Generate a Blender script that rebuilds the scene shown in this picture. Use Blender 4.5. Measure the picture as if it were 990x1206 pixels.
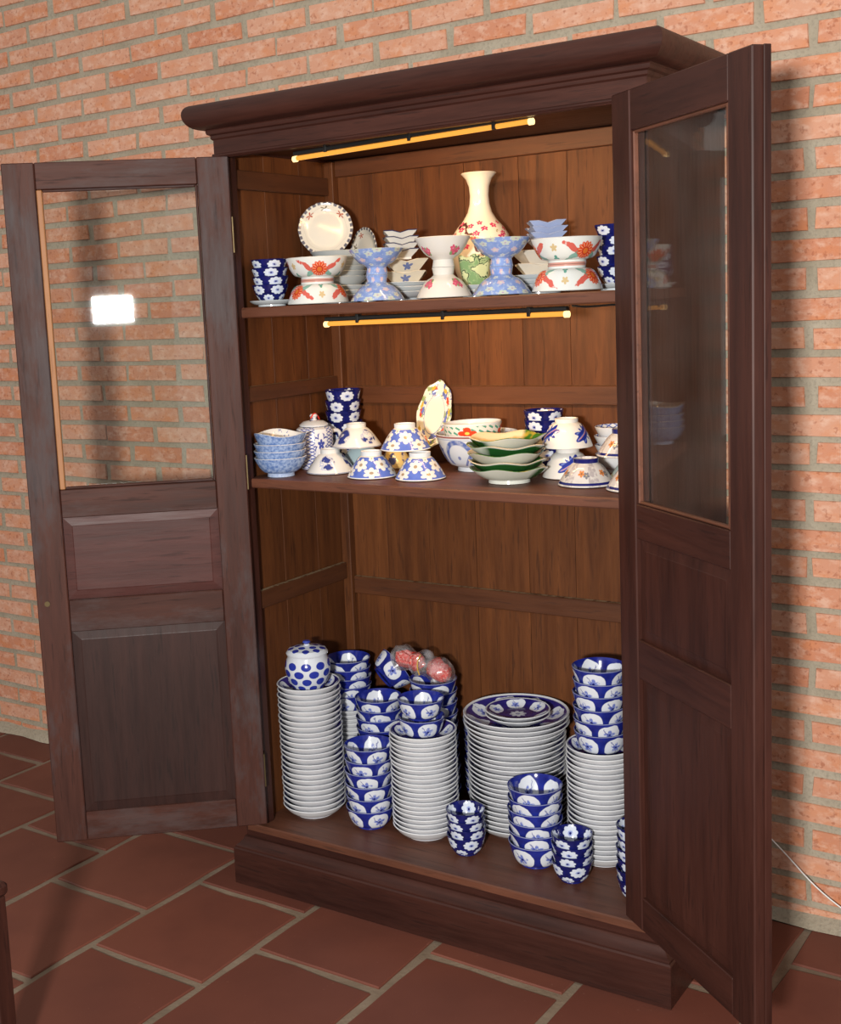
import bpy, bmesh, math, random
import numpy as np
from mathutils import Vector, Matrix, Euler
random.seed(7)
for o in list(bpy.data.objects): bpy.data.objects.remove(o)
SC = bpy.context.scene
COL = SC.collection
PI = math.pi

# ------------------------------------------------------------------ camera
CAM = np.array([2.1326, -2.3914, 1.5445]); FPX = 1452.03; PPX, PPY = 424.925, 557.785
AX = np.array([0.8249, 0.5634, -0.0461]); AU = np.array([-0.0393, 0.1384, 0.9896]); AF = np.array([-0.5639, 0.8145, -0.1363])
AF /= np.linalg.norm(AF); AX -= AF * (AX @ AF); AX /= np.linalg.norm(AX); AU = np.cross(AX, AF)
cd = bpy.data.cameras.new('camera'); cam = bpy.data.objects.new('camera', cd); COL.objects.link(cam)
cd.sensor_fit = 'HORIZONTAL'; cd.sensor_width = 36; cd.lens = 36 * FPX / 990
cd.shift_x = (495 - PPX) / 990; cd.shift_y = (PPY - 603) / 990; cd.clip_start = .05
M = Matrix.Identity(4)
for i in range(3):
    M[i][0] = AX[i]; M[i][1] = AU[i]; M[i][2] = -AF[i]; M[i][3] = CAM[i]
cam.matrix_world = M
SC.camera = cam

# ------------------------------------------------------------------ light
SC.view_settings.view_transform = 'Standard'; SC.view_settings.look = 'None'
SC.view_settings.exposure = 0.0; SC.view_settings.gamma = 1.0; SC.view_settings.use_curve_mapping = False
wd = bpy.data.worlds.new('daylight'); SC.world = wd; wd.use_nodes = True
bg = wd.node_tree.nodes['Background']; bg.inputs[0].default_value = (1.0, .97, .93, 1); bg.inputs[1].default_value = .58
fl = bpy.data.lights.new('photo_lamp', 'AREA'); fl.shape = 'RECTANGLE'; fl.size = .22; fl.size_y = .14; fl.energy = 175; fl.color = (1, .96, .91)
flo = bpy.data.objects.new('photo_lamp', fl); COL.objects.link(flo)
flp = Vector((2.157, -3.401, 1.577)); flo.location = flp
flo.rotation_euler = (Vector((.5, .3, 1.35)) - flp).to_track_quat('-Z', 'Y').to_euler()

# ------------------------------------------------------------------ pixel helpers (directions only; distance comes from shelf, floor, wall)
def ray(x, y): return AF + AX * (x - PPX) / FPX - AU * (y - PPY) / FPX
def hz(x, y, z): d = ray(x, y); return CAM + d * (z - CAM[2]) / d[2]
def hy(x, y, Y): d = ray(x, y); return CAM + d * (Y - CAM[1]) / d[1]
def dep(P): return float((np.asarray(P) - CAM) @ AF)
def mpp(P): return dep(P) / FPX
def z_on_axis(P, py):                      # height on the vertical line through P that meets picture row py
    lo, hi = 0., 2.4
    for _ in range(50):
        m = (lo + hi) / 2; d = np.array([P[0], P[1], m]) - CAM
        yy = PPY - FPX * (d @ AU) / (d @ AF)
        if yy > py: lo = m
        else: hi = m
    return lo
def back_of(P, r):
    d = np.array([P[0], P[1]]) - CAM[:2]; d /= np.linalg.norm(d); return (P[0] + d[0] * r, P[1] + d[1] * r)

# ------------------------------------------------------------------ node expressions
class X:
    def __init__(s, nt, sock): s.nt, s.s = nt, sock
    def _m(s, op, *a, clamp=False):
        n = s.nt.nodes.new('ShaderNodeMath'); n.operation = op; n.use_clamp = clamp
        for i, v in enumerate((s,) + a):
            if isinstance(v, X): s.nt.links.new(v.s, n.inputs[i])
            else: n.inputs[i].default_value = v
        return X(s.nt, n.outputs[0])
    def __add__(s, o): return s._m('ADD', o)
    __radd__ = __add__
    def __mul__(s, o): return s._m('MULTIPLY', o)
    __rmul__ = __mul__
    def __sub__(s, o): return s._m('SUBTRACT', o)
    def __rsub__(s, o): return (s * -1.) + o
    def __truediv__(s, o): return s._m('DIVIDE', o)
    def abs(s): return s._m('ABSOLUTE')
    def fract(s): return s._m('FRACT')
    def floor(s): return s._m('FLOOR')
    def cos(s): return s._m('COSINE')
    def sin(s): return s._m('SINE')
    def sqrt(s): return s._m('SQRT')
    def max(s, o): return s._m('MAXIMUM', o)
    def min(s, o): return s._m('MINIMUM', o)
    def atan2(s, o): return s._m('ARCTAN2', o)
    def below(s, edge, w=.05): return ((s * -1. + edge) * (1. / w) + .5)._m('ADD', 0., clamp=True)
    def above(s, edge, w=.05): return ((s - edge) * (1. / w) + .5)._m('ADD', 0., clamp=True)
    def inv(s): return s * -1. + 1.
def new_mat(name, rough=.5, spec=.5):
    m = bpy.data.materials.new(name); m.use_nodes = True; nt = m.node_tree
    b = nt.nodes['Principled BSDF']; b.inputs['Roughness'].default_value = rough
    b.inputs['Specular IOR Level'].default_value = spec
    return m, nt, b
def tex(nt, what='Object'):
    return nt.nodes.new('ShaderNodeTexCoord').outputs[what]
def uvx(nt):
    n = nt.nodes.new('ShaderNodeSeparateXYZ'); nt.links.new(tex(nt, 'UV'), n.inputs[0])
    return X(nt, n.outputs[0]), X(nt, n.outputs[1])
def noise(nt, scale, vec=None, detail=2., stretch=None, rough=.5, w=None):
    n = nt.nodes.new('ShaderNodeTexNoise'); n.inputs['Scale'].default_value = scale; n.inputs['Detail'].default_value = detail
    n.inputs['Roughness'].default_value = rough
    v = vec if vec is not None else tex(nt)
    if stretch:
        mp = nt.nodes.new('ShaderNodeMapping'); mp.inputs['Scale'].default_value = stretch
        nt.links.new(v, mp.inputs['Vector']); v = mp.outputs[0]
    nt.links.new(v, n.inputs['Vector']); return X(nt, n.outputs['Fac'])
def mix(nt, a, b, f):
    n = nt.nodes.new('ShaderNodeMix'); n.data_type = 'RGBA'
    for k, v in ((6, a), (7, b)):
        if isinstance(v, tuple): n.inputs[k].default_value = v + (1,) if len(v) == 3 else v
        else: nt.links.new(v, n.inputs[k])
    if isinstance(f, X): nt.links.new(f.s, n.inputs[0])
    else: n.inputs[0].default_value = f
    return n.outputs[2]
def bump(nt, b, h, strength=.3, dist=.002):
    n = nt.nodes.new('ShaderNodeBump'); n.inputs['Strength'].default_value = strength; n.inputs['Distance'].default_value = dist
    nt.links.new(h.s, n.inputs['Height']); nt.links.new(n.outputs[0], b.inputs['Normal'])
def setc(nt, b, c):
    if isinstance(c, tuple): b.inputs['Base Color'].default_value = c + (1,)
    else: nt.links.new(c, b.inputs['Base Color'])
def obj_rand(nt):
    return X(nt, nt.nodes.new('ShaderNodeObjectInfo').outputs['Random'])
def shifted(nt):
    # object coordinates moved by the object's random number, so copies differ
    v = nt.nodes.new('ShaderNodeVectorMath'); v.operation = 'ADD'
    c = nt.nodes.new('ShaderNodeCombineXYZ'); r = obj_rand(nt) * 37.
    for i in range(3): nt.links.new(r.s, c.inputs[i])
    nt.links.new(tex(nt), v.inputs[0]); nt.links.new(c.outputs[0], v.inputs[1]); return v.outputs[0]

# ------------------------------------------------------------------ setting materials
def wood(name, dark, light, axis='Z', rough=.42, worn=None, worn_amt=.5, spec=.45, dust=None, vary=.3):
    m, nt, b = new_mat(name, rough, spec)
    st = {'Z': (9, 9, .7), 'X': (.7, 9, 9), 'Y': (9, .7, 9)}[axis]
    vec = shifted(nt)
    g = noise(nt, 3.2, vec, 5., st, .62); f = noise(nt, 11, vec, 3., st, .6)
    big = noise(nt, 2.2, vec, 2.)
    t = (g * .8 + f * .35 + big * .35 - .28)._m('ADD', (0.), clamp=True)
    c = mix(nt, dark, light, t.above(.5, .5))
    c = mix(nt, c, tuple(x * .45 for x in dark), f.above(.63, .1) * .6)
    if vary:
        c = mix(nt, c, tuple(x * .5 for x in dark), obj_rand(nt) * vary)
    if worn:
        wn = noise(nt, 3, vec, 5., {'Z': (3, 3, 1), 'X': (1, 3, 3), 'Y': (3, 1, 3)}[axis], .72)
        c = mix(nt, c, worn, wn.above(.56, .14) * worn_amt)
    if dust:
        ge = nt.nodes.new('ShaderNodeNewGeometry'); sp = nt.nodes.new('ShaderNodeSeparateXYZ'); nt.links.new(ge.outputs['True Normal'], sp.inputs[0])
        c = mix(nt, c, dust, X(nt, sp.outputs[2]).above(.8, .2) * noise(nt, 60, None, 3.).above(.42, .2) * .75)
    setc(nt, b, c)
    ro = (f * .25 + (rough - .1)); nt.links.new(ro.s, b.inputs['Roughness'])
    bump(nt, b, g * .5 + f * .5, .25, .0015)
    return m
OUT_D, OUT_L = (.024, .0075, .0055), (.078, .025, .0165)
W_OUT = wood('dark_wood_upright', OUT_D, OUT_L, 'Z', .42, spec=.3)
W_OUTX = wood('dark_wood_across', OUT_D, OUT_L, 'X', .42, spec=.3)
W_OUTY = wood('dark_wood_depth', OUT_D, OUT_L, 'Y', .42, spec=.3)
W_DOOR = wood('worn_door_wood', (.032, .0115, .0085), (.088, .031, .021), 'Z', .5, (.062, .05, .052), .65, .18)
W_DOORX = wood('worn_door_wood_across', (.032, .0115, .0085), (.088, .031, .021), 'X', .5, (.075, .056, .055), .5, .18)
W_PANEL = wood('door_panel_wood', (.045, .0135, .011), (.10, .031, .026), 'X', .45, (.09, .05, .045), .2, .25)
W_PANEL2 = wood('door_lower_panel_wood_shaded', (.018, .0068, .0055), (.046, .0175, .0135), 'Z', .45, None, 0, .25)  # weaker light low on the door is put into this darker colour
W_IN = wood('inner_plank_wood', (.055, .0165, .0052), (.172, .057, .0155), 'Z', .5, spec=.3)
W_INX = wood('inner_rail_wood', (.062, .0185, .006), (.135, .043, .0125), 'X', .5, dust=(.42, .33, .2))
W_INY = wood('inner_side_rail_wood', (.052, .016, .0055), (.112, .036, .011), 'Y', .5, dust=(.42, .33, .2))
W_SHELF = wood('shelf_wood', (.075, .026, .013), (.185, .066, .036), 'X', .48)
W_RAW = wood('raw_bead_wood', (.30, .12, .04), (.42, .19, .07), 'Z', .55)
def brick_mat():
    m, nt, b = new_mat('fired_brick', .85, .25)
    ge = nt.nodes.new('ShaderNodeNewGeometry'); pos = ge.outputs['Position']
    r = (X(nt, ge.outputs['Random Per Island']) + obj_rand(nt)).fract()
    n1 = noise(nt, 14, pos, 4., (1, 1, 2.)); n2 = noise(nt, 90, pos, 3.); n3 = noise(nt, 30, pos, 3., (1, 1, 1.6), .65)
    c = mix(nt, (.52, .215, .125), (.60, .32, .215), r)
    c = mix(nt, c, (.62, .21, .065), n1.above(.58, .25) * .45)
    c = mix(nt, c, (.70, .47, .36), n3.above(.58, .22) * .6)
    c = mix(nt, c, (.32, .10, .05), n2.above(.63, .1) * .55)
    setc(nt, b, c); bump(nt, b, n2 + n3, .5, .002); return m
BRICK = brick_mat()
def mortar_mat():
    m, nt, b = new_mat('grey_mortar', .95, .15)
    ge = nt.nodes.new('ShaderNodeNewGeometry'); pos = ge.outputs['Position']
    n1 = noise(nt, 9, pos, 4.); n2 = noise(nt, 120, pos, 4.)
    c = mix(nt, (.305, .265, .195), (.42, .37, .29), n1.above(.5, .5))
    c = mix(nt, c, (.2, .18, .14), n2.above(.6, .2) * .5)
    setc(nt, b, c); bump(nt, b, n2 + n1, .6, .004); return m
MORTAR = mortar_mat()
def tile_mat():
    m, nt, b = new_mat('terracotta_tile', .55, .35)
    ge = nt.nodes.new('ShaderNodeNewGeometry'); pos = ge.outputs['Position']
    r = obj_rand(nt); n1 = noise(nt, 3.5, pos, 4.); n2 = noise(nt, 70, pos, 3.)
    c = mix(nt, (.118, .036, .023), (.165, .053, .034), r)
    c = mix(nt, c, (.10, .030, .020), n1.above(.56, .25) * .6)
    c = mix(nt, c, (.30, .15, .11), n2.above(.72, .05) * .3)
    setc(nt, b, c); nt.links.new((n1 * .35 + .36).s, b.inputs['Roughness']); bump(nt, b, n1 + n2 * .3, .25, .003); return m
TILE = tile_mat()
def plain(name, c, rough=.5, metal=0., spec=.5):
    m, nt, b = new_mat(name, rough, spec); setc(nt, b, c); b.inputs['Metallic'].default_value = metal
    n = noise(nt, 40); nt.links.new((n * .2 + max(rough - .1, .02)).s, b.inputs['Roughness']); return m
def grout_mat():
    m, nt, b = new_mat('floor_grout', .9, .2)
    pos = nt.nodes.new('ShaderNodeNewGeometry').outputs['Position']; n1 = noise(nt, 8, pos, 4.); n2 = noise(nt, 90, pos, 3.)
    c = mix(nt, (.155, .115, .08), (.24, .185, .135), n1.above(.5, .4)); setc(nt, b, c); bump(nt, b, n2, .6, .003); return m
GROUT = grout_mat()
BRASS = plain('old_brass', (.09, .065, .03), .45, .8)
BLACK = plain('black_plastic', (.008, .008, .008), .35)
WHITEP = plain('white_plastic', (.75, .75, .73), .4)
def glass_mat():
    m = bpy.data.materials.new('window_glass'); m.use_nodes = True; nt = m.node_tree; nt.nodes.clear()
    o = nt.nodes.new('ShaderNodeOutputMaterial'); t = nt.nodes.new('ShaderNodeBsdfTransparent'); g = nt.nodes.new('ShaderNodeBsdfGlossy')
    t.inputs[0].default_value = (.96, .98, .97, 1); g.inputs[1].default_value = .015
    lw = nt.nodes.new('ShaderNodeLayerWeight'); lw.inputs[0].default_value = .5; fr = X(nt, lw.outputs['Facing'])._m('POWER', 5.) * .9 + .04; mx = nt.nodes.new('ShaderNodeMixShader')
    d = nt.nodes.new('ShaderNodeBsdfDiffuse'); d.inputs[0].default_value = (.8, .8, .8, 1); m2 = nt.nodes.new('ShaderNodeMixShader')
    n = noise(nt, 7, None, 4.)
    nt.links.new((n.above(.5, .5) * .012).s, m2.inputs[0])
    nt.links.new(fr.s, mx.inputs[0]); nt.links.new(t.outputs[0], mx.inputs[1]); nt.links.new(g.outputs[0], mx.inputs[2])
    nt.links.new(mx.outputs[0], m2.inputs[1]); nt.links.new(d.outputs[0], m2.inputs[2]); nt.links.new(m2.outputs[0], o.inputs[0]); return m
GLASS = glass_mat()
def emit_mat(name, c, s):
    m, nt, b = new_mat(name, .4); setc(nt, b, c); setc(nt, b, tuple(x * .05 for x in c)); b.inputs['Emission Color'].default_value = c + (1,); b.inputs['Emission Strength'].default_value = s; return m
GLOW = emit_mat('warm_led_glow', (1., .40, .055), 1.15)
GLOW_END = emit_mat('warm_led_end', (1., .66, .28), 2.2)

# ------------------------------------------------------------------ mesh helpers
def mesh_from(name, bm, smooth=False, sharp=None):
    bmesh.ops.recalc_face_normals(bm, faces=bm.faces)
    me = bpy.data.meshes.new(name); bm.to_mesh(me); bm.free()
    if smooth:
        for p in me.polygons: p.use_smooth = True
        if sharp: me.set_sharp_from_angle(angle=math.radians(sharp))
    return me
def link(name, me, mat, parent=None, loc=None, rot=None, mw=None):
    o = bpy.data.objects.new(name, me); COL.objects.link(o)
    if mat is not None and not me.materials: me.materials.append(mat)
    if parent: o.parent = parent
    if mw is not None: o.matrix_local = mw
    else:
        if loc is not None: o.location = loc
        if rot is not None: o.rotation_euler = rot
    return o
def tag(o, label, cat, group=None):
    o['label'] = label; o['category'] = cat
    if group: o['group'] = group
    return o
def box(bm, x0, x1, y0, y1, z0, z1):
    vs = [bm.verts.new((x, y, z)) for z in (z0, z1) for y in (y0, y1) for x in (x0, x1)]
    for f in ((0, 1, 3, 2), (4, 6, 7, 5), (0, 4, 5, 1), (2, 3, 7, 6), (0, 2, 6, 4), (1, 5, 7, 3)): bm.faces.new([vs[i] for i in f])
    return vs
def bevel(bm, w, seg=1):
    bmesh.ops.recalc_face_normals(bm, faces=bm.faces)
    es = [e for e in bm.edges if len(e.link_faces) == 2 and e.calc_face_angle(0) > .3]
    bmesh.ops.bevel(bm, geom=es, offset=w, segments=seg, profile=.5, affect='EDGES')
def bx(name, dims, mat, parent, bv=.003, mw=None):
    bm = bmesh.new(); box(bm, *dims)
    if bv: bevel(bm, bv)
    return link(name, mesh_from(name, bm), mat, parent, mw=mw)
def tube(name, pts, r, mat, parent=None, seg=8, smooth_n=0):
    pts = [Vector(p) for p in pts]
    for _ in range(smooth_n):
        q = [pts[0]]
        for a, b in zip(pts, pts[1:]): q += [a.lerp(b, .25), a.lerp(b, .75)]
        pts = q + [pts[-1]]
    bm = bmesh.new(); rings = []
    for i, p in enumerate(pts):
        t = (pts[min(i + 1, len(pts) - 1)] - pts[max(i - 1, 0)]).normalized()
        u = t.cross(Vector((0, 0, 1)));  u = u.normalized() if u.length > 1e-4 else Vector((1, 0, 0)); w = t.cross(u)
        rings.append([bm.verts.new(p + (u * math.cos(a) + w * math.sin(a)) * r) for a in [2 * PI * k / seg for k in range(seg)]])
    for a, b in zip(rings, rings[1:]):
        for k in range(seg): bm.faces.new((a[k], a[(k + 1) % seg], b[(k + 1) % seg], b[k]))
    bm.faces.new(rings[0]); bm.faces.new(rings[-1])
    return link(name, mesh_from(name, bm, True, 50), mat, parent)
def prism_sweep(name, prof, path_rects, mat, parent):
    """profile [(out, z)] swept round front and two sides of a box: path_rects(out) -> list of xy corners"""
    bm = bmesh.new(); rows = []
    for o_, z in prof: rows.append([bm.verts.new((x, y, z)) for x, y in path_rects(o_)])
    for a, b in zip(rows, rows[1:]):
        for k in range(len(a) - 1): bm.faces.new((a[k], a[k + 1], b[k + 1], b[k]))
        bm.faces.new((a[-1], a[0], b[0], b[-1]))
    bm.faces.new(rows[0]); bm.faces.new(rows[-1])
    return link(name, mesh_from(name, bm, True, 32), mat, parent)

# ================================================================== SETTING
WY, DL = .5391, -.0078
PITCH, LEN, LX, ZF = .067, .232, .9139, .0152 - .03
wall = bpy.data.objects.new('wall_back', None)
bm = bmesh.new(); box(bm, -4.2, 4.4, .005, .16, -.02, 3.0)
wall = link('wall_back', mesh_from('wall_back', bm), MORTAR); wall['kind'] = 'structure'
wall.location = (0, WY, 0); wall.rotation_euler = (0, 0, DL)
BR = []
for k in range(12):
    bm = bmesh.new(); L, H = LEN - .017 + random.uniform(-.005, .003), .0495 + random.uniform(-.002, .002)
    j = lambda s: random.uniform(-s, s)
    cor = [(-L / 2 + j(.003), -H / 2 + j(.002)), (L / 2 + j(.003), -H / 2 + j(.002)), (L / 2 + j(.003), H / 2 + j(.002)), (-L / 2 + j(.003), H / 2 + j(.002))]
    r0 = [bm.verts.new((x, .03, z)) for x, z in cor]; r1 = [bm.verts.new((x, .003, z)) for x, z in cor]
    r2 = [bm.verts.new((x * .988, j(.0008), z * .955)) for x, z in cor]
    for a, b in ((r0, r1), (r1, r2)):
        for i in range(4): bm.faces.new((a[i], a[(i + 1) % 4], b[(i + 1) % 4], b[i]))
    bm.faces.new(r2); me = mesh_from('brick', bm); me.materials.append(BRICK); BR.append(me)
cw, sw = math.cos(DL), math.sin(DL)
LD_A, RD_A = 2.435, 2.455
def hidden(P):
    d = P - CAM
    lo, hi = 0., 1.                        # cabinet body
    for a, (b0, b1) in enumerate(((.03, 1.2), (.03, .5), (0, 2.0))):
        t0, t1 = (b0 - CAM[a]) / d[a], (b1 - CAM[a]) / d[a]
        lo, hi = max(lo, min(t0, t1)), min(hi, max(t0, t1))
    if lo < hi: return True
    for (hx_, hy_, dx, dy) in ((.107, .019, math.cos(LD_A), -math.sin(LD_A)), (1.118, .02, -math.cos(RD_A), -math.sin(RD_A))):
        n = np.array([-dy, dx, 0]); h = np.array([hx_, hy_, 0]); t = ((h - CAM) @ n) / (d @ n); q = CAM + d * t
        s = (q - h) @ np.array([dx, dy, 0])
        if 0 < t < 1 and 0 < s < .55 and .19 < q[2] < 1.1: return True
    return False
cand = []
for k in range(-12, 33):
    z = (32.4 - k) * PITCH + ZF
    off = 0 if k % 2 else .5
    for n in range(-15, 23):
        s = LX - (n + .5 + off) * LEN
        if not -4.1 < s < 4.3: continue
        s += random.uniform(-.006, .006)
        P = np.array([s * cw, WY + s * sw, z]); d = P - CAM; zz = d @ AF
        px, py = PPX + FPX * (d @ AX) / zz, PPY - FPX * (d @ AU) / zz
        vis = -35 < px < 1025 and -8 < py < 1130 and not hidden(P)
        cand.append((0 if vis else 1, zz, s, z + random.uniform(-.002, .002)))
cand.sort()
rest = bmesh.new()
for i, (h, zz, s, z) in enumerate(cand):
    me = random.choice(BR)
    if h == 0 and i < 300:
        b = link('brick', me, None, wall, (s, 0, z), (0, random.uniform(-.006, .006), 0))
    else:
        nv = len(rest.verts); rest.from_mesh(me); rest.verts.ensure_lookup_table()
        for v in rest.verts[nv:]: v.co += Vector((s, 0, z))
me = bpy.data.meshes.new('brickwork'); rest.to_mesh(me); rest.free()
o = link('brickwork', me, BRICK, wall); o['kind'] = 'stuff'

# floor of terracotta tiles
bm = bmesh.new(); box(bm, -4.2, 4.6, -6.2, .62, -.08, -.005)
floor = link('floor', mesh_from('floor', bm), GROUT); floor['kind'] = 'structure'
TH, TH2, TS, TS2 = 1.5516, -.0202, .3868, .368
e1 = Vector((math.cos(TH), math.sin(TH), 0)); e2 = Vector((math.cos(TH2), math.sin(TH2), 0)); to = Vector((-.1037, -.4352, 0))
TM = []
for k in range(6):
    bm = bmesh.new(); gx, gy = .0125, .0115; j = lambda: random.uniform(-.0042, .0042)
    ang = [(-.5, -.5), (.5, -.5), (.5, .5), (-.5, .5)]
    ring = []
    for (a, b), (c, d_) in zip(ang, ang[1:] + ang[:1]):
        for t in (0, .33, .67):
            ring.append(((a + (c - a) * t) , (b + (d_ - b) * t)))
    P = [e2 * (a * (TS2 - 2 * gx)) + e1 * (b * (TS - 2 * gy)) + Vector((j(), j(), 0)) for a, b in ring]
    r0 = [bm.verts.new(p + Vector((0, 0, -.02))) for p in P]; r1 = [bm.verts.new(p + Vector((0, 0, -.003))) for p in P]
    r2 = [bm.verts.new(p * .985) for p in P]
    for a, b in ((r0, r1), (r1, r2)):
        for i in range(12): bm.faces.new((a[i], a[(i + 1) % 12], b[(i + 1) % 12], b[i]))
    bm.faces.new(r2); me = mesh_from('tile', bm); me.materials.append(TILE); TM.append(me)
for j_ in range(-8, 10):
    for i_ in range(-15, 4):
        c = to + e1 * TS * (i_ + .5 + (.5 if j_ % 2 else 0)) + e2 * TS2 * (j_ + .5)
        if c.y > .72 or c.y < -5.8: continue
        link('tile', random.choice(TM), None, floor, (c.x, c.y, random.uniform(-.001, .0005)), (random.uniform(-.002, .002), random.uniform(-.002, .002), 0))
# mortar fillet along the foot of the wall
bm = bmesh.new(); n = 60; a = []; b = []; c = []
for k in range(n + 1):
    s = -3.4 + 7.2 * k / n; y = s * sw
    a.append(bm.verts.new((s, y - .03 - random.uniform(0, .016), .0005))); b.append(bm.verts.new((s, y - .004, .02 + random.uniform(-.008, .012)))); c.append(bm.verts.new((s, y + .02, .03)))
for k in range(n):
    bm.faces.new((a[k], a[k + 1], b[k + 1], b[k])); bm.faces.new((b[k], b[k + 1], c[k + 1], c[k]))
o = link('trim_1', mesh_from('trim_1', bm, True), MORTAR, None, (0, WY, 0)); o['kind'] = 'structure'


# wall behind the camera with two rows of slot windows; it shows only mirrored in the left pane
bm = bmesh.new(); yr = -6.0
gn = Vector((math.sin(LD_A), math.cos(LD_A), 0)); gh = Vector((.088, .042, 0)) + gn * .014
def mirrored(px, py, Y):
    q = Vector(ray(px, py)); C_ = Vector(CAM); t = (gh - C_).dot(gn) / q.dot(gn); P = C_ + q * t; v = q - gn * (2 * q.dot(gn)); return P + v * ((Y - P.y) / v.y)
slots = [(104, 140, 314, 326), (152, 187, 313, 325), (106, 140, 335, 347), (152, 196, 332, 346)]
rects = []
for a_, b_, c_, d_ in slots:
    P, Q = mirrored(a_, d_, yr), mirrored(b_, c_, yr); rects.append((min(P.x, Q.x), max(P.x, Q.x), min(P.z, Q.z), max(P.z, Q.z)))
xs = sorted({-4.2, 4.6} | {round(v, 4) for r in rects for v in r[:2]}); zs = sorted({-.02, 3.0} | {round(v, 4) for r in rects for v in r[2:]})
for x0, x1 in zip(xs, xs[1:]):
    for z0, z1 in zip(zs, zs[1:]):
        cx_, cz_ = (x0 + x1) / 2, (z0 + z1) / 2
        if not any(r[0] < cx_ < r[1] and r[2] < cz_ < r[3] for r in rects): box(bm, x0, x1, yr - .12, yr, z0, z1)
bmesh.ops.remove_doubles(bm, verts=bm.verts, dist=1e-4)
o = link('wall_front', mesh_from('wall_front', bm), plain('ochre_plaster', (.34, .20, .12), .9)); o['kind'] = 'structure'

# ================================================================== CABINET
W, FO, XI, YB, ZB, Z2, Z1 = 1.2266, .042, .061, .512, .1674, 1.1066, 1.548
YE = .53
cab = bpy.data.objects.new('china_cabinet', None); COL.objects.link(cab)
tag(cab, 'tall dark wooden china cabinet with two open glazed doors against the brick wall', 'cabinet')
sides = lambda base: (lambda o_: [(base - o_, YE), (base - o_, base - o_), (W - base + o_, base - o_), (W - base + o_, YE)])
prism_sweep('plinth', [(0, .0), (0, .098), (-.003, .102), (-.006, .102)], sides(0.), W_OUTX, cab)
prism_sweep('base_moulding', [(-.004, .1), (-.004, .106), (-.012, .112), (-.02, .122), (-.022, .130), (-.027, .132), (-.027, .160), (-.027, ZB - .006)], sides(0.), W_OUTX, cab)
bx('bottom_board', (.03, W - .03, .026, YE - .004, ZB - .022, ZB), W_SHELF, cab, .003)
for s in (0, 1):
    m = (lambda x: x) if s == 0 else (lambda x: W - x)
    xs = sorted((m(FO), m(.087)))
    bx('front_stile', (xs[0], xs[1], FO, .075, ZB, 1.925), W_OUT, cab, .003)
    xs = sorted((m(FO), m(XI - .012))); side = bx('side_panel', (xs[0], xs[1], .072, YE - .01, ZB, 1.95), W_OUT, cab, .001)
    cuts = [.076, .215, .368, YB + .004]
    for a_, b_ in zip(cuts, cuts[1:]):
        xs = sorted((m(XI - .012), m(XI + random.uniform(-.0012, .0012))))
        bx('plank', (xs[0], xs[1], a_ + .0006, b_ - .0006, ZB, 1.945), W_IN, side, .0005)
    for z0, z1 in ((.744, .800), (1.296, 1.344), (1.840, 1.896)):
        xs = sorted((m(XI), m(XI + .017))); bx('side_rail', (xs[0], xs[1], .076, YB - .03, z0 + .008, z1), W_INY, cab, .002)
    xs = sorted((m(XI), m(XI + .03))); bx('corner_post', (xs[0], xs[1], YB - .028, YB, ZB, 1.94), W_IN, cab, .002)
back = bx('back_panel', (XI - .012, W - XI + .012, YB + .008, YB + .016, ZB, 1.945), W_OUT, cab, 0)
cuts = [XI, .205, .345, .495, .655, .79, .935, 1.04, W - XI]
for a_, b_ in zip(cuts, cuts[1:]):
    bx('plank', (a_ + .0006, b_ - .0006, YB + random.uniform(-.0012, .0012), YB + .009, ZB, 1.94), W_IN, back, .0005)
for z0, z1 in ((.706, .757), (1.264, 1.3136), (1.898, 1.942)):
    bx('back_rail', (XI + .03, W - XI - .03, YB - .016, YB, z0, z1), W_INX, cab, .002)
for z in (Z2, Z1):
    bx('shelf', (XI + .002, W - XI - .002, .062, YB - .003, z - (.024 if z == Z2 else .026), z), W_SHELF, cab, .003)
bx('frieze', (FO, W - FO, FO, .066, 1.923, 1.985), W_OUTX, cab, .002)
bx('frieze_bead', (FO - .002, W - FO + .002, FO - .006, FO + .004, 1.926, 1.934), W_OUTX, cab, .002)
for x0, x1 in ((FO, .066), (W - .066, W - FO)): bx('side_frieze', (x0, x1, .064, YE, 1.94, 1.985), W_OUTY, cab, .002)
bx('top_board', (FO + .004, W - FO - .004, FO + .004, YE - .004, 1.945, 1.962), W_OUTX, cab, .001)
cp = [(.0, 1.968), (.004, 1.972), (.004, 1.979), (.010, 1.982), (.012, 1.987), (.012, 1.991)]
for k in range(13):
    t = k / 12 * PI; cp.append((.028 + .034 * math.sin(t * .94) ** .85 - .004 * (k / 12) + (-.014 + .014 * k / 12), 2.0235 - .0305 * math.cos(t)))
cp += [(.018, 2.055), (.0, 2.055)]
prism_sweep('cornice', cp, sides(FO), W_OUTX, cab)

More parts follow.
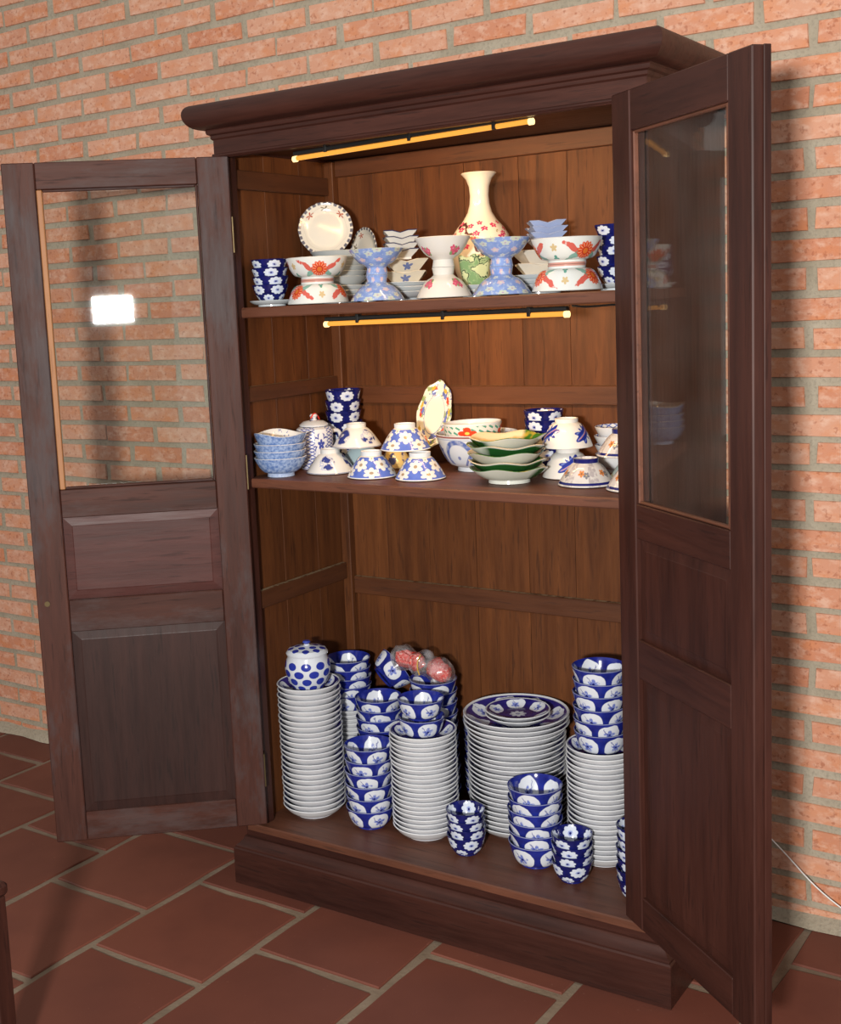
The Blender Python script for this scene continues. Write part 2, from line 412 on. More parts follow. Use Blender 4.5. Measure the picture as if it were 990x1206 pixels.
def door(side, a, pin, t=.034, w=.547):
    if side == 'L': d = Vector((math.cos(a), -math.sin(a), 0)); n = Vector((math.sin(a), math.cos(a), 0)); s = 1
    else: d = Vector((-math.cos(a), -math.sin(a), 0)); n = Vector((-math.sin(a), math.cos(a), 0)); s = -1
    h = Vector((pin[0], pin[1], 0)) + n * .032
    y = Vector((0, 0, 1)).cross(d)
    mw = Matrix(((d.x, y.x, 0, h.x), (d.y, y.y, 0, h.y), (0, 0, 1, 0), (0, 0, 0, 1)))
    Y = lambda a_, b_: tuple(sorted((-s * a_, -s * b_)))        # depth below the inner face
    z0, z1, sw_ = (.182, 1.922, .079) if side == 'L' else (.182, 1.936, .073)
    bm = bmesh.new()
    box(bm, 0, sw_, *Y(0, t), z0, z1); box(bm, w - sw_, w, *Y(0, t), z0, z1); bevel(bm, .0025)
    dr = link('door', mesh_from('door', bm), W_DOOR if side == 'L' else W_OUT, cab, mw=mw)
    dr['label'] = 'open glazed door with two wooden panels below the pane'
    wx = W_DOORX if side == 'L' else W_OUTX
    for a_, b_ in ((z0, .258), (.744, .828), (1.041, 1.113), (1.857, z1)):
        bx('rail', (sw_ + .0005, w - sw_ - .0005, *Y(.0015, t - .001), a_, b_), wx, dr, .002)
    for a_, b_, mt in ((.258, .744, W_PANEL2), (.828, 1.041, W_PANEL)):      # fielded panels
        bm = bmesh.new(); x0, x1 = sw_ - .004, w - sw_ + .004; yy = lambda q: -s * q
        R = []
        for ins, dp in ((0, .024), (0, .011), (.004, .011), (.026, .0092 if a_ < .5 else .008), (.028, .0088 if a_ < .5 else .0072)):
            R.append([bm.verts.new((x, yy(dp), z)) for x, z in ((x0 + ins, a_ - .004 + ins), (x1 - ins, a_ - .004 + ins), (x1 - ins, b_ + .004 - ins), (x0 + ins, b_ + .004 - ins))])
        for p, q in zip(R, R[1:]):
            for i in range(4): bm.faces.new((p[i], p[(i + 1) % 4], q[(i + 1) % 4], q[i]))
        bm.faces.new(R[0]); bm.faces.new(R[-1])
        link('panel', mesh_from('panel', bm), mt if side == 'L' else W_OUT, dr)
    bx('glass_pane', (sw_ - .003, w - sw_ + .003, *Y(.018, .022), 1.108, 1.862), GLASS, dr, 0)
    g0, g1 = sw_ + .0005, w - sw_ - .0005
    bw = .014 if side == 'L' else .009
    bx('glazing_bead', (g1 - bw, g1, *Y(.003, .017), 1.1135, 1.8565), W_RAW if side == 'L' else W_SHELF, dr, .002)
    bx('glazing_bead', (g0, g0 + .006, *Y(.006, .017), 1.1135, 1.8565), W_DOOR if side == 'L' else W_SHELF, dr, .002)
    for z in (1.1135, 1.851): bx('glazing_bead', (g0 + .006, g1 - bw, *Y(.006, .017), z, z + .006), W_DOORX if side == 'L' else W_SHELF, dr, .002)
    if side == 'R': bx('meeting_strip', (w, w + .004, *Y(t - .014, t), z0, z1), W_OUT, dr, .001)
    for z in (1.73, 1.13, .33):
        hb = bx('hinge', (-.004, .0005, *Y(.003, t - .004), z - .045, z + .045), BRASS, dr, .001)
    if side == 'L':
        bm = bmesh.new(); bmesh.ops.create_cone(bm, cap_ends=True, segments=16, radius1=.007, radius2=.006, depth=.005)
        ko = link('lock_rose', mesh_from('lock_rose', bm, True, 40), BRASS, dr, (w - .026, s * .0015, .823), (PI / 2, 0, 0))
    return dr
door('L', LD_A, (.088, .042), w=.551); door('R', RD_A, (1.139, .042), w=.487)

# ------------------------------------------------------------------ lamps under the top and the upper shelf
def led(px0, px1, zt, label, y=.083):
    A, B = hy(*px0, y), hy(*px1, y); A = Vector(A); B = Vector(B)
    e = bpy.data.objects.new('led_tube_lamp', None); COL.objects.link(e); e.location = ((A + B) / 2).to_tuple()
    tag(e, label, 'lamp', 'warm tube lamps in the cabinet'); O = (A + B) / 2
    L = (B - A).length; ang = -math.atan2(B.z - A.z, B.x - A.x)
    bm = bmesh.new(); box(bm, -L / 2, L / 2, -.008, .011, .006, .0165); bevel(bm, .002)
    link('housing', mesh_from('housing', bm), BLACK, e, rot=(0, ang, 0))
    tube('tube', [(-L / 2 + .006, 0, 0), (L / 2 - .006, 0, 0)], .0055, GLOW, e, 12).rotation_euler = (0, ang, 0)
    for s in (-1, 1):
        tube('end_cap', [(s * (L / 2 - .007), 0, -.001), (s * (L / 2 + .004), 0, -.001)], .0072, GLOW_END, e, 12).rotation_euler = (0, ang, 0)
    al = bpy.data.lights.new('led_light', 'AREA'); al.shape = 'RECTANGLE'; al.size = L * .96; al.size_y = .008; al.energy = 2.7; al.color = (1., .58, .24)
    ao = bpy.data.objects.new('led_light', al); COL.objects.link(ao); ao.parent = e; ao.location = (0, .004, -.0075); ao.rotation_euler = (math.radians(52), 0, 0)
    for s in (-.35, .02, .36):
        c = bx('clip', (s * L - .004, s * L + .004, -.0095, .0095, -.0015, zt - O.z - .0005), BLACK, e, .001); c.rotation_euler = (0, ang * 0, 0)
led((347, 187), (626, 142.5), 1.944, 'glowing warm tube lamp under the cabinet top')
led((384, 381.5), (668, 369.5), Z1 - .027, 'glowing warm tube lamp under the upper shelf')

# ================================================================== CERAMICS: shapes
SEG = 44
def lathe(name, ext, inn, seg=SEG, wav=None, smooth_ang=38, i0=3):
    """ext: outside profile from bottom centre to rim, inn: inside from rim to centre; uv.v runs -1..0 on the foot, 0..1 outside and 1..2 inside"""
    def arc(p):
        a = [0.]
        for q, r in zip(p, p[1:]): a.append(a[-1] + math.hypot(q[0] - r[0], q[1] - r[1]))
        return [x / a[-1] for x in a]
    ae = arc(ext); a0 = ae[i0]
    pts = [(p, (t - a0) / (1 - a0) if t >= a0 else t / a0 - 1.) for p, t in zip(ext, ae)] + [(p, 1 + t) for p, t in zip(inn, arc([ext[-1]] + inn)[1:])]
    bm = bmesh.new(); uv = bm.loops.layers.uv.new('UVMap'); rows = []
    for (r, z), t in pts:
        if r < 1e-5: rows.append([bm.verts.new((0, 0, z))])
        else:
            row = []
            for k in range(seg):
                a = 2 * PI * k / seg; f, dz = wav(a, t) if wav else (1., 0.)
                row.append(bm.verts.new((r * f * math.cos(a), r * f * math.sin(a), z + dz)))
            rows.append(row)
    for i in range(len(rows) - 1):
        A, B = rows[i], rows[i + 1]; ta, tb = pts[i][1], pts[i + 1][1]
        for k in range(seg):
            k2 = (k + 1) % seg; u0, u1 = k / seg, (k + 1) / seg
            if len(A) == 1: f = bm.faces.new((A[0], B[k2], B[k])); q = ((u0, ta), (u1, tb), (u0, tb))
            elif len(B) == 1: f = bm.faces.new((A[k], A[k2], B[0])); q = ((u0, ta), (u1, ta), (u0, tb))
            else: f = bm.faces.new((A[k], A[k2], B[k2], B[k])); q = ((u0, ta), (u1, ta), (u1, tb), (u0, tb))
            for l, c in zip(f.loops, q): l[uv].uv = c
    return mesh_from(name, bm, True, smooth_ang)
def bowl_me(name, R, h, rf, hf=.008, k=.55, t=.0035, lip=0., wav=None, flare=0.):
    ext = [(0, hf * .5), (rf * .84, hf * .5), (rf * .88, 0), (rf, 0), (rf * .985, hf)]
    N = 9
    cur = []
    for i in range(N + 1):
        s = i / N; r = rf + (R - rf) * (math.sin(s * PI / 2) ** (1 / max(k, .05)) if k > 1 else s ** k) + flare * R * max(0, s - .72) ** 2
        cur.append((r, hf + (h - hf) * (s ** 1.15)))
    ext += cur[1:] if cur[0][0] - rf < 1e-4 else cur
    inn = [(R - t * .5 + (cur[-1][0] - R), h + t * .35)]
    inn += [(max(r - t, .001), z + t * .55) for r, z in reversed(cur[2:-1])] + [(rf * .85, hf + t), (0, hf + t * .9)]
    return lathe(name, ext, inn, wav=wav, i0=4)
def plate_me(name, R, h, rf, t=.0045, wav=None, rimw=.0):
    ext = [(0, .002), (rf * .9, .002), (rf * .93, 0), (rf, 0), (rf * 1.0, .004)]
    N = 7; cur = []
    for i in range(N + 1):
        s = i / N; cur.append((rf + (R - rf) * s ** .78, .004 + (h - .004) * s ** 1.5))
    ext += cur[1:]
    inn = [(R - t * .45, h + t * .4)] + [(r - t * .8, z + t * .7) for r, z in reversed(cur[1:-1])] + [(rf * .9, .004 + t), (0, .004 + t * .9)]
    return lathe(name, ext, inn, wav=wav)

# ================================================================== CERAMICS: glazes
BL_D, BL_M, BL_L, WH = (.009, .013, .14), (.017, .029, .27), (.07, .12, .50), (.66, .70, .76)
def ceramic(name, fn, rough=.13, spec=.5, coat=0.):
    m, nt, b = new_mat(name, rough, spec); u, v = uvx(nt); setc(nt, b, fn(nt, u, v)); return m
def fold(v): return (v - 1.).abs() * -1. + 1.         # same pattern on both sides of the wall
def watery(nt, a, b, sc=40): return mix(nt, a, b, noise(nt, sc, shifted(nt), 3.).above(.5, .45))
def star(x, y, r, k, amp=.35, w=.06, ph=0.):
    rr = (x * x + y * y).sqrt(); an = x.atan2(y); return rr / ((an * (k / 2.) + ph).cos().abs() * (amp * 1.6) + (1. - amp)), rr
def cell(u, n, sh=0.): return (u * float(n) + sh).fract() - .5
def g_medallion(n=5, vc=.50, hv=.42, wu=.40, base=(BL_D, BL_M), dark=BL_D, inner_n=None):
    def fn(nt, u, v):
        ins = v.above(1.02, .02); vv = fold(v); lu = cell(u, n)
        wb = noise(nt, 28, shifted(nt), 2.) - .5; x = (lu + wb * .16) * (1. / wu); y = (vv - vc + wb * .22) * (1. / hv); d = (x._m('POWER', 2.) + y.abs()._m('POWER', 2.6)).sqrt()
        col = watery(nt, base[0], base[1], 45)
        m_ = d.below(.98, .05)
        c = mix(nt, col, WH, m_)
        s_, rr = star(x * 1.0, y * 1.0, 1., 5, .45)
        nz = noise(nt, 130, shifted(nt), 2.)
        petal = s_.below(.42, .1) * nz.above(.40, .18) * m_
        lines = (x * 1.4 + y * .7 + nz * .5).abs().below(.07, .06) * rr.below(.85, .1)
        c = mix(nt, c, BL_L, petal * .85); c = mix(nt, c, BL_M, lines * m_ * .7)
        c = mix(nt, c, BL_D, rr.below(.12, .06) * m_)
        return mix(nt, c, (.5, .55, .68), v.above(.985, .01) * v.below(1.01, .01) * .5)
    return fn
def g_blossom(n=5, base=((.0045, .0055, .055), (.010, .014, .145))):
    def fn(nt, u, v):
        vv = fold(v); c = watery(nt, base[0], base[1], 50)
        for sh, vc, r, hv in ((0., .70, .36, .27), (.5, .20, .34, .25)):
            x = cell(u, n, sh) * (1. / r); y = (vv - vc) * (1. / hv); s_, rr = star(x, y, 1., 9, .13)
            m_ = s_.below(.92, .08); c = mix(nt, c, (.60, .66, .76), m_)
            nz = noise(nt, 150, shifted(nt), 2.)
            c = mix(nt, c, (.12, .18, .55), (s_ * 6. + nz).sin().above(.6, .5) * rr.below(.7, .2) * nz.above(.42, .15) * m_ * .7)
            c = mix(nt, c, BL_D, rr.below(.16, .08))
        return c
    return fn
def g_plate(n=7):
    med = g_medallion(n, .30, .21, .37, ((.012, .010, .10), (.030, .022, .20)))
    def fn(nt, u, v):
        inside = v.above(1.06, .02)
        c = mix(nt, (.60, .62, .65), (.68, .70, .72), noise(nt, 14, shifted(nt)).above(.5, .4))
        c = mix(nt, c, (.30, .34, .50), v.above(.02, .02) * v.below(.16, .05) * .45)
        w = v - 1.; d = med(nt, u, w)
        x, y = (u * 6.28318).cos() * (w * -1. + 1.), (u * 6.28318).sin() * (w * -1. + 1.)
        s_, rr = star(x * 4.2, y * 4.2, 1., 8, .25); d = mix(nt, d, WH, s_.below(.9, .08)); d = mix(nt, d, BL_M, (s_ * 9.).sin().above(.55, .4) * s_.below(.8, .1) * .7)
        return mix(nt, c, d, inside)
    return fn
def g_dots(base, dot, rows=((.10, 9, 0.), (.32, 9, .5), (.54, 9, 0.), (.76, 9, .5)), r=.33, hv=.105):
    def fn(nt, u, v):
        c = watery(nt, base, tuple(x * .93 for x in base))
        for vc, n, sh in rows:
            x = cell(u, n, sh) * (1. / r); y = (v - vc) * (1. / hv); d = (x * x + y * y).sqrt()
            c = mix(nt, c, dot, d.below(1., .08))
        return c
    return fn
def flower(nt, c, u, vv, n, sh, vc, r, hv, k, amp, col, mid=None, thr=.9, ph=0.):
    x = cell(u, n, sh) * (1. / r); y = (vv - vc) * (1. / hv); s_, rr = star(x, y, 1., k, amp, ph=ph)
    c = mix(nt, c, col, s_.below(thr, .1))
    if mid: c = mix(nt, c, mid, rr.below(.26, .08))
    return c
def g_red(n=3):
    def fn(nt, u, v):
        vv = v; c = (.70, .71, .66); c = watery(nt, c, (.62, .65, .64), 20)
        x = cell(u, n); nz = noise(nt, 70, shifted(nt), 2.)
        # leaf sprays either side of the big flower
        for dx, tilt, col in ((.21, 1., (.55, .045, .02)), (-.21, -1., (.55, .045, .02)), (.17, -.9, (.05, .27, .20)), (-.17, .9, (.05, .27, .20))):
            xx = (x - dx) * 7.; yy = (vv - .5 - (x - dx) * tilt * 1.6 - (.12 if col[0] > .3 else -.16)) * 6.5
            d = (xx * xx * .55 + yy * yy + (nz - .5) * 2.2); c = mix(nt, c, col, d.below(.62, .2) * (.9 if col[0] > .3 else .75))
        c = flower(nt, c, u, vv, n, 0., .50, .155, .36, 14, .12, (.62, .06, .015), (.60, .16, .03))
        xr = x * (1. / .155); yr = (vv - .5) * (1. / .36); rad = (xr * xr + yr * yr).sqrt(); c = mix(nt, c, (.66, .40, .25), ((xr.atan2(yr) * 14.).cos().above(.55, .4) * rad.above(.42, .1) * rad.below(.85, .1)) * .7); c = mix(nt, c, (.30, .03, .02), (rad - .36).abs().below(.03, .02))
        c = flower(nt, c, u, vv, n, .5, .66, .05, .13, 5, .4, (.55, .42, .22))
        c = flower(nt, c, u, vv, n, .5, .25, .05, .12, 3, .5, (.10, .30, .24))
        return mix(nt, c, (.5, .09, .03), v.above(-.30, .03) * v.below(-.08, .03) * .7)
    return fn
def g_speckflor(base, cols, n=7, dens=1.):
    def fn(nt, u, v):
        vv = fold(v); c = watery(nt, base[0], base[1], 60)
        nz = noise(nt, 60, shifted(nt), 3.)
        for i, (col, vc, sh) in enumerate(cols):
            c = flower(nt, c, u + nz * .02, vv, n, sh, vc, .21, .085, 5, .25, col, (.66, .60, .36) if i % 2 else (.42, .30, .42))
        c = mix(nt, c, (.50, .56, .62), noise(nt, 120, shifted(nt), 2.).above(.60, .08) * .6)
        # white ringed foot
        return mix(nt, c, (.55, .60, .72), v.below(.0, .02) * .85)
    return fn
def g_rose():
    def fn(nt, u, v):
        vv = fold(v); c = watery(nt, (.70, .66, .58), (.66, .64, .60), 20)
        nz = noise(nt, 90, shifted(nt), 2.)
        c = flower(nt, c, u + nz * .02, vv, 4, .0, .52, .15, .16, 3, .4, (.20, .32, .14))
        for dx, dv in ((.10, .03), (-.09, .0), (.01, -.06)):
            c = flower(nt, c, u + nz * .012, vv, 4, dx, .58 + dv * 1.6, .085, .11, 5, .3, (.62, .09, .16), (.72, .25, .32))
        return c
    return fn
def g_vase():
    def fn(nt, u, v):
        c = watery(nt, (.74, .68, .56), (.70, .64, .53), 10); nz = noise(nt, 22, tex(nt), 3.); n2 = noise(nt, 60, tex(nt), 2.)
        band = v.above(.22, .06) * v.below(.62, .05)
        br = (u.fract() * 3.2 + v * 2.4 + nz * 1.1).sin().abs().below(.06, .05) * band
        c = mix(nt, c, (.09, .03, .03), br)
        for (n, sh, vc) in ((6, .0, .52), (6, .45, .45), (6, .2, .58), (6, .7, .38), (6, .6, .55), (6, .1, .41), (6, .3, .48)):
            c = flower(nt, c, u + nz * .05, v + n2 * .03 - .02, n, sh, vc, .14, .022, 5, .35, (.55, .05, .14), (.70, .45, .30))
        c = mix(nt, c, (.28, .22, .05), n2.above(.66, .06) * band * .8)
        return c
    return fn
def g_sponge():
    def fn(nt, u, v):
        ins = v.above(1.0, .03); nz = noise(nt, 130, shifted(nt), 2.)
        c = mix(nt, (.10, .19, .44), (.33, .44, .66), nz.above(.5, .3))
        c = mix(nt, c, (.55, .62, .74), v.below(.0, .02) * .5)
        i = mix(nt, (.72, .71, .68), (.20, .24, .45), nz.above(.63, .06) * v.below(1.35, .1))
        return mix(nt, c, i, ins)
    return fn
def g_lattice():
    def fn(nt, u, v):
        c = (.66, .67, .70); a = (u * 15. + v * 12.).fract(); b = (u * 15. - v * 12.).fract()
        m_ = ((a - .5).abs().below(.13, .06)).max((b - .5).abs().below(.13, .06)); pan = cell(u, 4).abs().below(.28, .02)
        c = mix(nt, c, (.05, .08, .34), m_ * pan)
        s_, rr = star(cell(u, 4, .5) * 4., (v - .55) * 4., 1., 5, .4); c = mix(nt, c, (.05, .07, .3), (s_ * 7.).sin().above(.2, .4) * pan.inv() * rr.below(1.1, .1))
        return c
    return fn
def g_motif(col, n=4, base=(.68, .69, .68), thr=.52, sc=45, lo=.10, hi=.85):
    def fn(nt, u, v):
        c = watery(nt, base, tuple(x * .93 for x in base), 12); nz = noise(nt, sc, shifted(nt), 3.)
        x = cell(u, n) * 3.2; y = (v - (lo + hi) / 2) * (2. / (hi - lo)); d = (x * x + y * y).sqrt()
        m_ = nz.above(thr, .06) * d.below(.95, .2)
        c = mix(nt, c, col, m_); c = mix(nt, c, (.16, .24, .55), (nz - thr + .07).abs().below(.02, .02) * d.below(.95, .2) * .6)
        return mix(nt, c, col, (v - .98).abs().below(.012, .006) * .8)
    return fn
def g_daisy():
    def fn(nt, u, v):
        c = watery(nt, (.07, .12, .46), (.11, .18, .56), 50)
        for n, sh, vc, r, hv in ((5, 0., .42, .33, .27), (5, .5, .76, .30, .22), (5, .52, .14, .16, .13)):
            c = flower(nt, c, u, v, n, sh, vc, r, hv, 6, .28, (.68, .68, .66), (.33, .25, .16))
        c = mix(nt, c, (.64, .68, .72), v.below(.0, .015)); c = mix(nt, c, (.62, .60, .55), v.above(.0, .01) * v.below(.07, .01))
        c = mix(nt, c, (.70, .72, .72), v.above(.965, .01)); return c
    return fn
def g_band():
    def fn(nt, u, v):
        c = watery(nt, (.58, .57, .56), (.50, .49, .48), 30); pan = cell(u, 6).abs().below(.30, .02)
        c = mix(nt, c, (.36, .34, .35), pan.inv() * noise(nt, 130, shifted(nt)).above(.45, .2))
        c = flower(nt, c, u, v, 6, .0, .45, .15, .14, 5, .35, (.52, .20, .06), (.2, .09, .05))
        c = flower(nt, c, u, v, 6, .22, .52, .13, .14, 5, .35, (.16, .16, .19), (.4, .35, .2))
        c = mix(nt, c, (.012, .014, .12), v.above(.84, .01) * v.below(.94, .01))
        return mix(nt, c, (.012, .014, .12), v.above(-.32, .03) * v.below(-.02, .02))
    return fn
def g_leaf():
    def fn(nt, u, v):
        c = watery(nt, (.72, .70, .66), (.66, .66, .64), 14); nz = noise(nt, 55, shifted(nt), 3.)
        x = cell(u, 3) * 3.0; y = (v - .48) * 2.3; xr = x * .8 + y * .6; yr = x * -.6 + y * .8
        an = yr.atan2(xr); rr = (xr * xr + yr * yr).sqrt()
        s_ = rr / ((an * 9.).cos() * .22 + (an * 2.).cos() * .3 + .9)
        c = mix(nt, c, (.015, .03, .27), s_.below(.78, .06)); c = mix(nt, c, (.16, .24, .6), s_.below(.7, .06) * (yr * 16. + nz * 4.).sin().above(.5, .3) * .7)
        return mix(nt, c, (.62, .24, .12), yr.abs().below(.03, .02) * rr.below(.9, .05) * .8)
    return fn
def g_arcs():
    def fn(nt, u, v):
        c = watery(nt, (.62, .65, .68), (.56, .60, .66), 15); x = cell(u, 6) * 1.9; y = (v - .44) * 1.75
        rr = (x * x + (y * y)).sqrt(); top = y.above(-.35, .05)
        nz = noise(nt, 90, shifted(nt), 3.)
        ring = (rr - .72).abs().below(.11, .05) * top; c = mix(nt, c, (.09, .14, .38), ring * (nz.above(.42, .2) * .5 + .5))
        c = mix(nt, c, (.08, .12, .36), rr.below(.09, .03) * .8)
        diag = ((x - .55) * .8 - (y - .0) * .5).abs().below(.06, .03) * y.abs().below(.42, .05) ; c = mix(nt, c, (.06, .09, .32), diag * .8)
        c = mix(nt, c, (.30, .12, .11), (v - .97).abs().below(.022, .006)); c = mix(nt, c, (.33, .40, .56), (v - .905).abs().below(.008, .005))
        c = mix(nt, c, (.3, .36, .52), (v - .06).abs().below(.012, .006))
        return mix(nt, c, (.3, .34, .48), v.above(1.02, .02) * noise(nt, 60).above(.5, .2) * .7)
    return fn
def g_fruit():
    def fn(nt, u, v):
        c = watery(nt, (.70, .69, .62), (.66, .66, .62), 20); b = v.above(.10, .01) * v.below(.93, .01)
        lf = ((u * 26. + v * 2.5).fract() - .5).abs() + ((v * 4. + u * 5.).fract() - .5).abs()
        c = mix(nt, c, (.08, .30, .22), lf.below(.36, .08) * b)
        c = flower(nt, c, u, v, 10, .0, .24, .30, .12, 3, .12, (.13, .16, .50))
        c = flower(nt, c, u, v, 4, .0, .62, .20, .26, 4, .35, (.62, .055, .02), (.75, .55, .1))
        return mix(nt, c, (.62, .66, .70), v.above(.95, .01))
    return fn
def g_green():
    def fn(nt, u, v):
        nz = noise(nt, 9, shifted(nt), 2.); s_ = (u * 6.283 + 1.3).cos() * .5 + nz * .5
        out = mix(nt, (.55, .58, .50), (.015, .085, .018), s_.above(.22, .12))
        out = mix(nt, out, (.62, .64, .58), v.below(.0, .02)); out = mix(nt, out, (.60, .62, .55), v.above(.93, .03))
        inn = mix(nt, (.62, .52, .36), (.035, .13, .02), (s_ * -1.).above(-.30, .1)); inn = mix(nt, inn, (.55, .36, .05), noise(nt, 25, shifted(nt)).above(.62, .1) * .6)
        return mix(nt, out, inn, v.above(1.0, .02))
    return fn
def g_scallop():
    def fn(nt, u, v):
        c = (.60, .60, .55); nz = noise(nt, 80, shifted(nt), 2.)
        w = v - 1.
        for uc, col in ((.12, (.36, .07, .03)), (.25, (.12, .09, .05)), (.38, (.36, .07, .03))):
            x = (u - uc) * 24.; y = (w - .24) * 9.; an = x.atan2(y); rr = (x * x + y * y).sqrt(); s_ = rr / ((an * 2.5 + .6).cos().abs()._m('POWER', 2.) * .95 + .12)
            c = mix(nt, c, col, s_.below(.85, .12))
        c = mix(nt, c, (.4, .42, .36), (w - .22 - (u * 37.7).sin() * .02).abs().below(.006, .005) * .6)
        return mix(nt, c, (.02, .025, .08), (cell(u, 30).abs().below(.32, .1)) * (w - .05).abs().below(.05, .02) * .85)
    return fn
def g_oval():
    def fn(nt, u, v):
        w = v - 1.; c = (.72, .66, .54); nz = noise(nt, 70, tex(nt), 3.); b = w.below(.44, .015)
        c = mix(nt, c, (.70, .68, .58), b)
        c = mix(nt, c, (.25, .33, .12), nz.above(.57, .04) * b); c = mix(nt, c, (.10, .13, .34), noise(nt, 90, tex(nt), 2.).above(.61, .04) * b)
        for n, sh, vc, col in ((5, .0, .25, (.55, .07, .03)), (7, .3, .18, (.55, .38, .05)), (6, .6, .32, (.12, .15, .42))):
            c = flower(nt, c, u, w, n, sh, vc, .17, .075, 5, .3, col)
        c = mix(nt, c, (.15, .17, .36), (w - .45).abs().below(.012, .008)); return c
    return fn
def flat_glaze(name, c, rough=.14):
    return ceramic(name, lambda nt, u, v: watery(nt, c, tuple(x * .92 for x in c), 18), rough)
MEDAL = ceramic('cobalt_medallion_glaze', g_medallion()); BLOSSOM = ceramic('navy_blossom_glaze', g_blossom())
MEDAL_SAUCER = ceramic('cobalt_saucer_glaze', g_plate(6)); PLATE = ceramic('white_plate_blue_well', g_plate(8))
DOTS = ceramic('white_with_blue_dots', g_dots((.62, .66, .72), (.02, .035, .30)))
DOTLID = ceramic('white_lid_blue_dots', g_dots((.62, .66, .72), (.02, .035, .30), ((.60, 5, 0.), (.16, 9, .5)), .33, .20))
RED = ceramic('white_red_flower_glaze', g_red())
BLUEFLOR = ceramic('pale_blue_floral_glaze', g_speckflor(((.17, .26, .55), (.27, .37, .64)), (((.50, .56, .50), .82, 0.), ((.58, .44, .50), .60, .5), ((.58, .62, .56), .36, .1), ((.58, .42, .50), .14, .55), ((.50, .56, .46), .95, .6)), 7))
ROSE = ceramic('cream_rose_glaze', g_rose()); VASE = ceramic('cream_blossom_vase_glaze', g_vase()); SPONGE = ceramic('blue_sponged_glaze', g_sponge())
LATT = ceramic('blue_lattice_glaze', g_lattice()); MOTIF = ceramic('white_navy_motif_glaze', g_motif((.03, .045, .22)))
DAISY = ceramic('blue_daisy_glaze', g_daisy()); BAND = ceramic('grey_navy_band_glaze', g_band()); LEAFG = ceramic('white_blue_leaf_glaze', g_leaf())
ARCS = ceramic('white_blue_arc_glaze', g_arcs()); FRUIT = ceramic('fruit_garland_glaze', g_fruit()); GREEN = ceramic('green_cream_leaf_glaze', g_green())
SCAL = ceramic('scalloped_leaf_glaze', g_scallop()); OVAL = ceramic('oval_floral_glaze', g_oval())
CREAM = flat_glaze('cream_glaze', (.64, .60, .52)); PALE = flat_glaze('pale_blue_white_glaze', (.56, .61, .64)); GREYP = flat_glaze('grey_white_glaze', (.42, .46, .47))
SKYSQ = flat_glaze('sky_blue_glaze', (.36, .44, .66)); CELAD = flat_glaze('pale_celadon_glaze', (.42, .56, .60))
YELLOW = ceramic('yellow_navy_glaze', g_motif((.03, .035, .14), 6, (.58, .43, .16), .48, 60))
TRELL = ceramic('blue_trellis_glaze', lambda nt, u, v: mix(nt, (.64, .67, .70), (.08, .13, .42), (((u * 14. + v * 5.).fract() - .5).abs().below(.12, .06)).max(((u * 14. - v * 5.).fract() - .5).abs().below(.12, .06)) * v.above(1.02, .02)))
CABB = ceramic('green_cabbage_glaze', lambda nt, u, v: mix(nt, mix(nt, (.62, .66, .36), (.22, .36, .16), noise(nt, 35, None, 3.).above(.52, .12)), (.03, .07, .04), (noise(nt, 35, None, 3.) - .5).abs().below(.02, .015)))

# ================================================================== CERAMICS: placing
MESH_VARIANT = {}
def put(name, me, mat, loc, label, cat, group=None, rot=None, lean=0., wob=True):
    if me.materials and me.materials[0] is not mat:
        key = (me.name, mat.name)
        if key not in MESH_VARIANT: c = me.copy(); c.materials.clear(); c.materials.append(mat); MESH_VARIANT[key] = c
        me = MESH_VARIANT[key]
    elif not me.materials: me.materials.append(mat)
    o = bpy.data.objects.new(name, me); COL.objects.link(o)
    o.location = (loc[0], loc[1], loc[2] + .0008)
    o.rotation_euler = rot if rot is not None else (random.uniform(-lean, lean), random.uniform(-lean, lean), random.uniform(0, 2 * PI))
    return tag(o, label, cat, group)
LIFT = 0.
def foot_at(px, py, z, r): P = hz(px, py, z); x, y = back_of(P, r); return np.array([x, y, z])
def at_depth(px, y, z): P = hy(px, 500, y); d = ray(px, 500); \
    return np.array([P[0], y, z])
def on_row(px, py, y, z):                   # x at depth y for picture column px near row py
    return np.array([hy(px, py, y)[0], y, z])
ORD = ['', 'first', 'second', 'third', 'fourth', 'fifth', 'sixth', 'seventh', 'eighth', 'ninth', 'tenth', 'eleventh', 'twelfth', 'thirteenth', 'fourteenth', 'fifteenth', 'sixteenth', 'seventeenth', 'eighteenth', 'nineteenth', 'twentieth', 'twenty-first', 'twenty-second', 'twenty-third', 'twenty-fourth']
def stack(name, me, mat, base, n, step, labels, cat, group, top_label=None, jit=.0012, lean=.006, spin=None):
    """n nested copies; returns height of the next seat"""
    for i in range(n):
        k = n - i
        lab = top_label if (top_label and i == n - 1) else (labels + (', topmost' if k == 1 else ', %s from top' % ORD[k]))
        o = put(name, me, mat, (base[0] + random.uniform(-jit, jit), base[1] + random.uniform(-jit, jit), base[2] + LIFT + i * step), lab, cat, group, lean=lean if i else 0.)
        if spin is not None: o.rotation_euler.z = spin + i * 1.1 + random.uniform(-.25, .25)
    return base[2] + n * step

# ---------------- bottom board
def plates_to(base, R, py, n, h=.03, rf=.6):
    zt = z_on_axis(base, py); return (zt - h - base[2]) / (n - 1)
G = 'plates stacked on the cabinet floor'
pm_a = plate_me('plate', .0865, .030, .054)
b1 = np.array([.1505, .176, ZB]); s1 = plates_to(b1, .0915, 803, 24)
stack('plate', pm_a, PLATE, b1, 24, s1, 'white plate in the stack under the polka dot jar', 'plate', G, 'blue centred white plate directly under the polka dot jar')
zt = b1[2] + 23 * s1 + .0115
